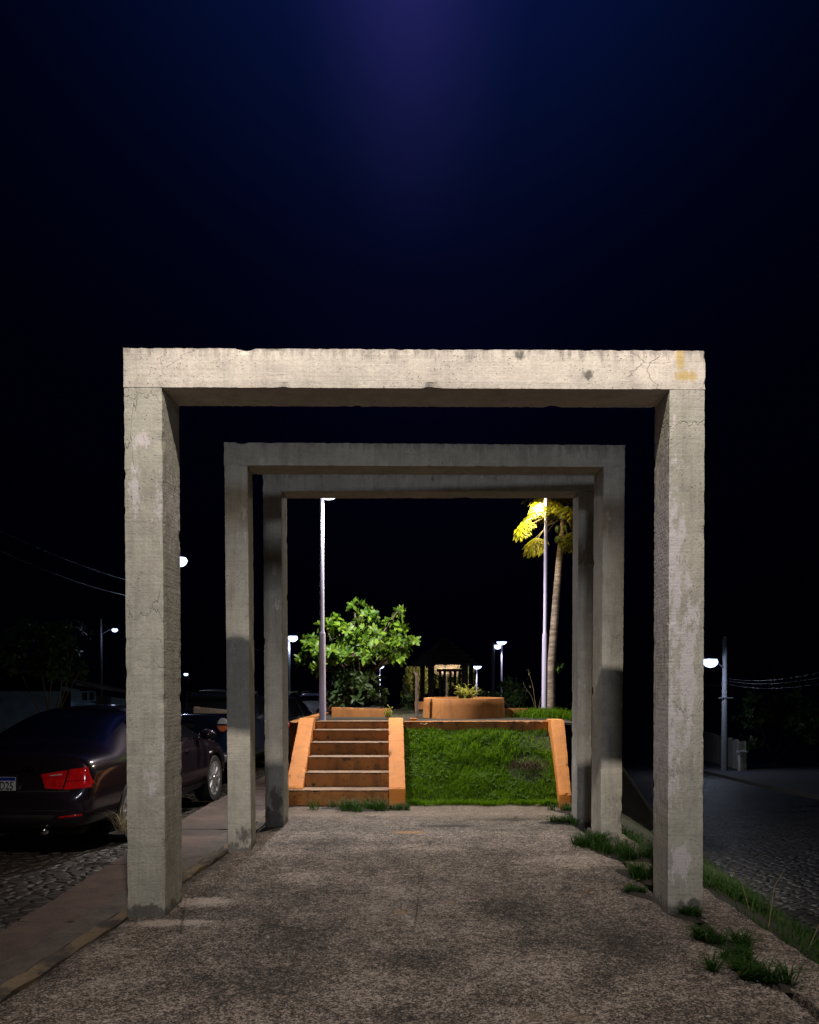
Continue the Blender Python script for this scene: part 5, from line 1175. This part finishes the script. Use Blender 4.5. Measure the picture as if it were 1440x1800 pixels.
for s in (-1, 1):
    for nm, z0, z1, mt in (('tail_lamp', 1.09, 1.19, 'clear_lens'), ('tail_lamp', 0.95, 1.06, 'amber_lens')):
        mb = MB(); n_ = 20; vs = []
        for lay, yy_ in ((0.9, -0.035), (1.0, -0.02), (1.0, 0.03)):
            for k in range(n_):
                a = 2*PI*k/n_; zz = 1.07+0.115*lay*math.sin(a); zz = max(z0, min(z1, zz)); vs.append((s*0.68+0.09*lay*math.cos(a)*(1 if True else 1), yy_, zz))
        fs = [tuple(range(n_))]+[(i*n_+k, (i+1)*n_+k, (i+1)*n_+(k+1) % n_, i*n_+(k+1) % n_) for i in range(2) for k in range(n_)]
        mb.add(vs, fs); mb.build(nm, MAT[mt], pk, local=True)
    mb = MB(); mb.lathe([(0.001, -0.06), (0.09, -0.04), (0.11, 0.0), (0.09, 0.04), (0.001, 0.05)], (s*0.93, 3.05, 1.15), 16, Matrix.Rotation(PI/2, 3, 'X')); mb.build('wing_mirror', MAT['trim'], pk, True, True)
    patch(bvp, pk, 'door_handle', [(2.1, .98), (2.3, .98), (2.3, 1.01), (2.1, 1.01)], MAT['chrome'], s, 0.02, (4, 2), 0.03)
mb = MB(); mb.tube([(-0.55, 1.74, 1.25), (-0.5, 1.74, 1.58), (0.5, 1.74, 1.58), (0.55, 1.74, 1.25)], 0.025, 8); mb.build('roll_bar', MAT['trim'], pk, True, True)
zt_ = zL(PYK)+1.235
pa, pb = at(341, 1246, PYK+0.02), at(404, 1250, PYK+0.02)
mb = MB(); mb.hexa([(pa.x, PYK-0.01, zt_), (pa.x, PYK-0.01, zt_+0.12), (pa.x, PYK+0.05, zt_), (pa.x+0.02, PYK+0.05, zt_+0.115), (pb.x, PYK-0.01, zt_), (pb.x, PYK-0.01, zt_+0.06), (pb.x, PYK+0.05, zt_), (pb.x, PYK+0.05, zt_+0.06)], (24, 3, 5), 0.006, 97)
tag(mb.build('plank', MAT['plank']), 'pale tapered plank resting on the tailgate of the navy pickup', 'plank')

# --- hatchbacks farther on
SH = [(0.0, .42, .66, .80, .66, .90, .5), (0.04, .36, .76, .88, .76, 1.0, .62), (0.14, .32, .81, .95, .79, 1.18, .62), (0.34, .28, .83, .98, .80, 1.42, .58), (0.6, .25, .84, .98, .80, 1.47, .57), (1.3, .22, .845, .97, .80, 1.49, .57), (2.2, .22, .845, .95, .80, 1.46, .57), (2.9, .22, .845, .93, .80, 1.12, .64), (3.1, .24, .845, .91, .79, 1.02, .64), (3.6, .28, .83, .84, .76, .90, .58), (3.85, .32, .76, .72, .66, .76, .5), (3.95, .36, .6, .6, .5, .62, .4)]
def hatch(x, y, lab, pm, rz=-0.02):
    h = thing('hatchback', (x, y, zL(y)), lab, 'car', 'vehicles parked along the kerb', rz)
    bv_ = car_body(SH, [(2, 3, (6, 7)), (3, 6, (5,)), (6, 7, (6, 7))], h, MAT[pm], (0.72, 3.2), 0.34, 0.31, ['body', 'rear_window', 'side_window', 'windscreen'])
    under(h, 1.2, 0.2, 3.7, 0.22, 0.5)
    for sx in (-0.83, 0.83):
        for wy in (0.72, 3.2): wheel(h, sx, wy, 0.305, 0.305, 0.19, 7)
    for s in (-1, 1):
        patch(bv_, h, 'tail_lamp', [(s*.56, .80), (s*.74, .80), (s*.66, 1.05), (s*.56, 1.05)], MAT['red_lens'], off=0.01)
        mb = MB(); mb.lathe([(0.001, -0.06), (0.09, -0.04), (0.10, 0.0), (0.001, 0.05)], (s*0.93, 2.75, 1.02), 14, Matrix.Rotation(PI/2, 3, 'X')); mb.build('wing_mirror', MAT[pm], h, True, True)
        patch(bv_, h, 'window_pillar', [(1.35, .98), (1.43, .98), (1.43, 1.40), (1.35, 1.40)], MAT['trim'], s, 0.004, (2, 6), 0.01)
        patch(bv_, h, 'door_handle', [(1.5, .86), (1.68, .86), (1.68, .89), (1.5, .89)], MAT['chrome'], s, 0.02, (4, 2), 0.03)
    patch(bv_, h, 'rear_bumper', [(-.70, .42), (.70, .42), (.70, .58), (-.70, .58)], MAT['trim'], off=0.02, n=(14, 4))
    mb = MB(); mb.tube([(-0.5, 0.5, 1.49), (-0.5, 0.5, 1.53), (-0.5, 2.0, 1.55), (-0.5, 2.05, 1.48)], 0.015, 6); mb.build('roof_rail', MAT['galv'], h, True, True)
    mb = MB(); mb.tube([(0.5, 0.5, 1.49), (0.5, 0.5, 1.53), (0.5, 2.0, 1.55), (0.5, 2.05, 1.48)], 0.015, 6); mb.build('roof_rail', MAT['galv'], h, True, True)
    return h
hatch(-4.22, 17.9, 'dark hatchback car with a blue sheen on its roof behind the far left post', 'dark_grey_paint')
hatch(-5.0, 30.0, 'pale car far down the left street, just left of the left lamp post', 'white_paint')

# ------------------------------------------------------------------ buildings and walls at the sides
def house():
    X0, Y0, Y1 = -12.0, 25.6, 33.0; zb = -0.75
    root = thing('house', (X0-3, Y0, zb), 'low pale blue house across the left street, dimly lit by the bright lamp', 'house')
    zt0, zt1 = at(142, 1212, 26.5).z, at(211, 1228, 29.7).z
    openings = [(26.3, 26.9, 0.4), (27.75, 28.9, 0.0)]
    mb = MB(); y = Y0
    segs = [(25.6, 26.45), (26.45, 27.6), (27.6, 28.75), (28.75, 29.6), (29.6, 33.0)]
    hgt = lambda y: zt0+(zt1-zt0)*(y-26.5)/(29.7-26.5) if y < 31 else zt1-0.15
    for k, (a, b_) in enumerate(segs):
        if k in (2,): continue
        lo = zb
        mb.add([(X0, a, lo), (X0, b_, lo), (X0, b_, hgt(b_)-0.35 if k == 1 else hgt(b_)), (X0, a, hgt(a)-0.35 if k == 1 else hgt(a)), (X0-0.2, a, lo), (X0-0.2, b_, lo), (X0-0.2, b_, hgt(b_)-0.35 if k == 1 else hgt(b_)), (X0-0.2, a, hgt(a)-0.35 if k == 1 else hgt(a))], [(0, 1, 2, 3), (4, 7, 6, 5), (3, 2, 6, 7), (0, 3, 7, 4), (1, 5, 6, 2)])
    mb.box((X0-6.0, (Y0+Y1)/2, zb+0.9), (0.2, Y1-Y0, 1.8)); mb.box((X0-3, Y0+0.1, zb+0.9), (6, 0.2, 1.8)); mb.box((X0-3, Y1-0.1, zb+0.7), (6, 0.2, 1.4))
    mb.build('wall', MAT['bluewall'], root)
    mb = MB(); mb.box((X0-0.14, 28.17, zb+0.8), (0.08, 1.15, 1.6)); dr = mb.build('gate', MAT['darkopen'], root)
    mb = MB(); mb.box((X0-0.08, 28.6, zb+0.8), (0.04, 0.05, 0.2)); mb.build('handle', MAT['galv'], dr)
    mb = MB(); mb.box((X0-0.1, 27.02, hgt(27)-0.17), (0.06, 1.1, 0.3)); wd = mb.build('window', MAT['glass'], root)
    mb = MB(); mb.box((X0+0.01, 27.02, hgt(27)-0.17), (0.05, 0.05, 0.3)); mb.box((X0+0.01, 26.5, hgt(27)-0.17), (0.05, 0.05, 0.34)); mb.box((X0+0.01, 27.55, hgt(27)-0.17), (0.05, 0.05, 0.34)); mb.box((X0+0.01, 27.02, hgt(27)-0.02), (0.06, 1.1, 0.05)); mb.box((X0+0.01, 27.02, hgt(27)-0.33), (0.06, 1.1, 0.05)); mb.build('frame', MAT['bluewall'], wd)
    mb = MB(); a0, a1 = hgt(25.4), hgt(33.2)
    mb.add([(X0+0.4, 25.3, a0+0.02), (X0+0.4, 33.3, a1+0.02), (X0-3, 33.3, a1+0.7), (X0-3, 25.3, a0+0.7), (X0-6.4, 33.3, a1), (X0-6.4, 25.3, a0), (X0+0.4, 25.3, a0+0.1), (X0+0.4, 33.3, a1+0.1), (X0-3, 33.3, a1+0.8), (X0-3, 25.3, a0+0.8), (X0-6.4, 33.3, a1+0.1), (X0-6.4, 25.3, a0+0.1)], [(0, 3, 2, 1), (3, 5, 4, 2), (6, 7, 8, 9), (9, 8, 10, 11), (0, 1, 7, 6), (0, 6, 9, 3), (3, 9, 11, 5), (1, 2, 8, 7), (2, 4, 10, 8)]); mb.build('roof', MAT['rooftile'], root)
house()
wr = thing('boundary_wall', (17, 50, -4), 'grimy white boundary wall at the road corner behind the right utility pole', 'wall')
A, B_ = Vector((14.9, 40.5)), Vector((21.2, 67)); d = (B_-A).normalized(); nn = Vector((-d.y, d.x))
for k in range(9):
    p, q_ = A+(B_-A)*k/9+d*0.05, A+(B_-A)*(k+1)/9-d*0.05; z0, z1 = zR(p.y)-0.3, zR(q_.y)-0.3; t0, t1 = -1.75-0.047*(p.y-40), -1.75-0.047*(q_.y-40)
    mb = MB(); mb.hexa([(p.x, p.y, z0), (p.x, p.y, t0), (p.x-nn.x*-0.15, p.y-nn.y*-0.15, z0), (p.x+nn.x*0.15, p.y+nn.y*0.15, t0), (q_.x, q_.y, z1), (q_.x, q_.y, t1), (q_.x+nn.x*0.15, q_.y+nn.y*0.15, z1), (q_.x+nn.x*0.15, q_.y+nn.y*0.15, t1)], (14, 2, 8), 0.012, 100+k); mb.build('wall_panel', MAT['whitewash'], wr)
    mb = MB(); mb.box((p.x-d.x*0.05, p.y-d.y*0.05, (z0+t0)/2+0.03), (0.2, 0.2, t0-z0+0.06)); mb.build('pier', MAT['whitewash'], wr)
gp = at(1305, 1345, 38.5); root = thing('gate_pillar', (gp.x, 38.5, zR(38.5)), 'slim pale gate pillar right of the corner utility pole', 'pillar')
mb = MB(); zt = at(1305, 1323, 38.5).z; mb.hexa([(gp.x-0.16, 38.35, zR(38.5)-0.2), (gp.x-0.16, 38.35, zt), (gp.x-0.16, 38.65, zR(38.5)-0.2), (gp.x-0.16, 38.65, zt), (gp.x+0.16, 38.35, zR(38.5)-0.2), (gp.x+0.16, 38.35, zt), (gp.x+0.16, 38.65, zR(38.5)-0.2), (gp.x+0.16, 38.65, zt)], (3, 3, 14), 0.012, 120); mb.build('shaft', MAT['whitewash'], root)
mb = MB(); mb.box((gp.x, 38.5, zt+0.04), (0.42, 0.4, 0.08)); mb.build('cap', MAT['whitewash'], root)

# ------------------------------------------------------------------ small things on the paving
q = random.Random(33); mb = MB()
for i in range(260):
    y = 2.4+6.5*q.random()**1.3; x = q.uniform(lerp_edge(EL, y)+0.05, lerp_edge(ER, y)-0.02)
    if noise.noise(Vector((x*1.1, y*1.1, 55))) < -0.05 and q.random() < 0.8: continue
    s = q.uniform(0.003, 0.009) if q.random() < 0.86 else q.uniform(0.009, 0.017); n_ = q.randint(4, 6); a0 = q.random()*6; vs = []
    for lay, z in ((1.0, 0.004), (0.7, 0.005+s*0.35)):
        for k in range(n_): a = a0+2*PI*k/n_; rr = s*lay*q.uniform(0.7, 1.2); vs.append((x+rr*math.cos(a), y+rr*math.sin(a), z+q.uniform(0, 0.002)))
    mb.add(vs, [tuple(range(n_, 2*n_))]+[(k, (k+1) % n_, n_+(k+1) % n_, n_+k) for k in range(n_)])
tag(mb.build('gravel', MAT['chip']), kind='stuff')
for (px, py, s, lab) in ((944, 1419, 0.05, 'dry curled leaf on the paving close to the grass slope'), (905, 1442, 0.055, 'dry curled leaf between steps and far right post, nearer the post'), (870, 1447, 0.035, 'small dry leaf in the middle of the shadow on the paving'), (1302, 1716, 0.05, 'brown dry leaf beside the grass tufts at lower right'), (1035, 1575, 0.05, 'dry leaf on the paving left of the near right post')):
    g = gnd(px, py); mb = MB(); leaf(mb, Vector((g.x-s/2, g.y, 0.012)), Vector((1, q.uniform(-0.6, 0.6), 0.1)), Vector((0, 0, 1)), s*1.3, s*0.8, -0.3, 0.5); tag(mb.build('dry_leaf', MAT['dryleaf'], None, True), lab, 'leaf', 'dry leaves on the paving')
g = gnd(1095, 1563); mb = MB(); mb.tube([(g.x-0.11, g.y-0.04, 0.01), (g.x, g.y+0.01, 0.03), (g.x+0.14, g.y+0.09, 0.05)], [0.003, 0.003, 0.002], 5); tag(mb.build('twig', MAT['straw'], None, True), 'thin pale twig lying on the paving before the near right post', 'twig')
hz_ = [at(735, 1269, 10.95), at(742, 1273, 10.86), at(748, 1273.5, 10.86), at(755, 1268, 10.95)]
mb = MB(); mb.tube([hz_[0]+Vector((-0.08, 0.1, 0)), *hz_, hz_[-1]+Vector((0.1, 0.08, 0))], 0.005, 6); tag(mb.build('hose', MAT['plank'], None, True), 'thin pale hose looping over the orange terrace wall edge', 'hose')

# ------------------------------------------------------------------ camera and render settings
cam = bpy.data.cameras.new('camera'); co = bpy.data.objects.new('camera', cam); COL.objects.link(co)
co.location = CAM; co.rotation_euler = (PI/2-TILT, 0, 0)
cam.sensor_fit = 'VERTICAL'; cam.sensor_height = 36; cam.lens = 36*F/1800
cam.shift_x = -(PX-720)/1800; cam.shift_y = (PY-900)/1800
cam.clip_start = 0.05; cam.clip_end = 3000
sc.camera = co
sc.view_settings.view_transform = 'Standard'; sc.view_settings.look = 'None'; sc.view_settings.exposure = 0; sc.view_settings.gamma = 1
sc.render.engine = 'CYCLES'
sc.cycles.use_denoising = True; sc.cycles.max_bounces = 6; sc.cycles.sample_clamp_indirect = 3; sc.cycles.sample_clamp_direct = 0
sc.cycles.use_light_tree = True
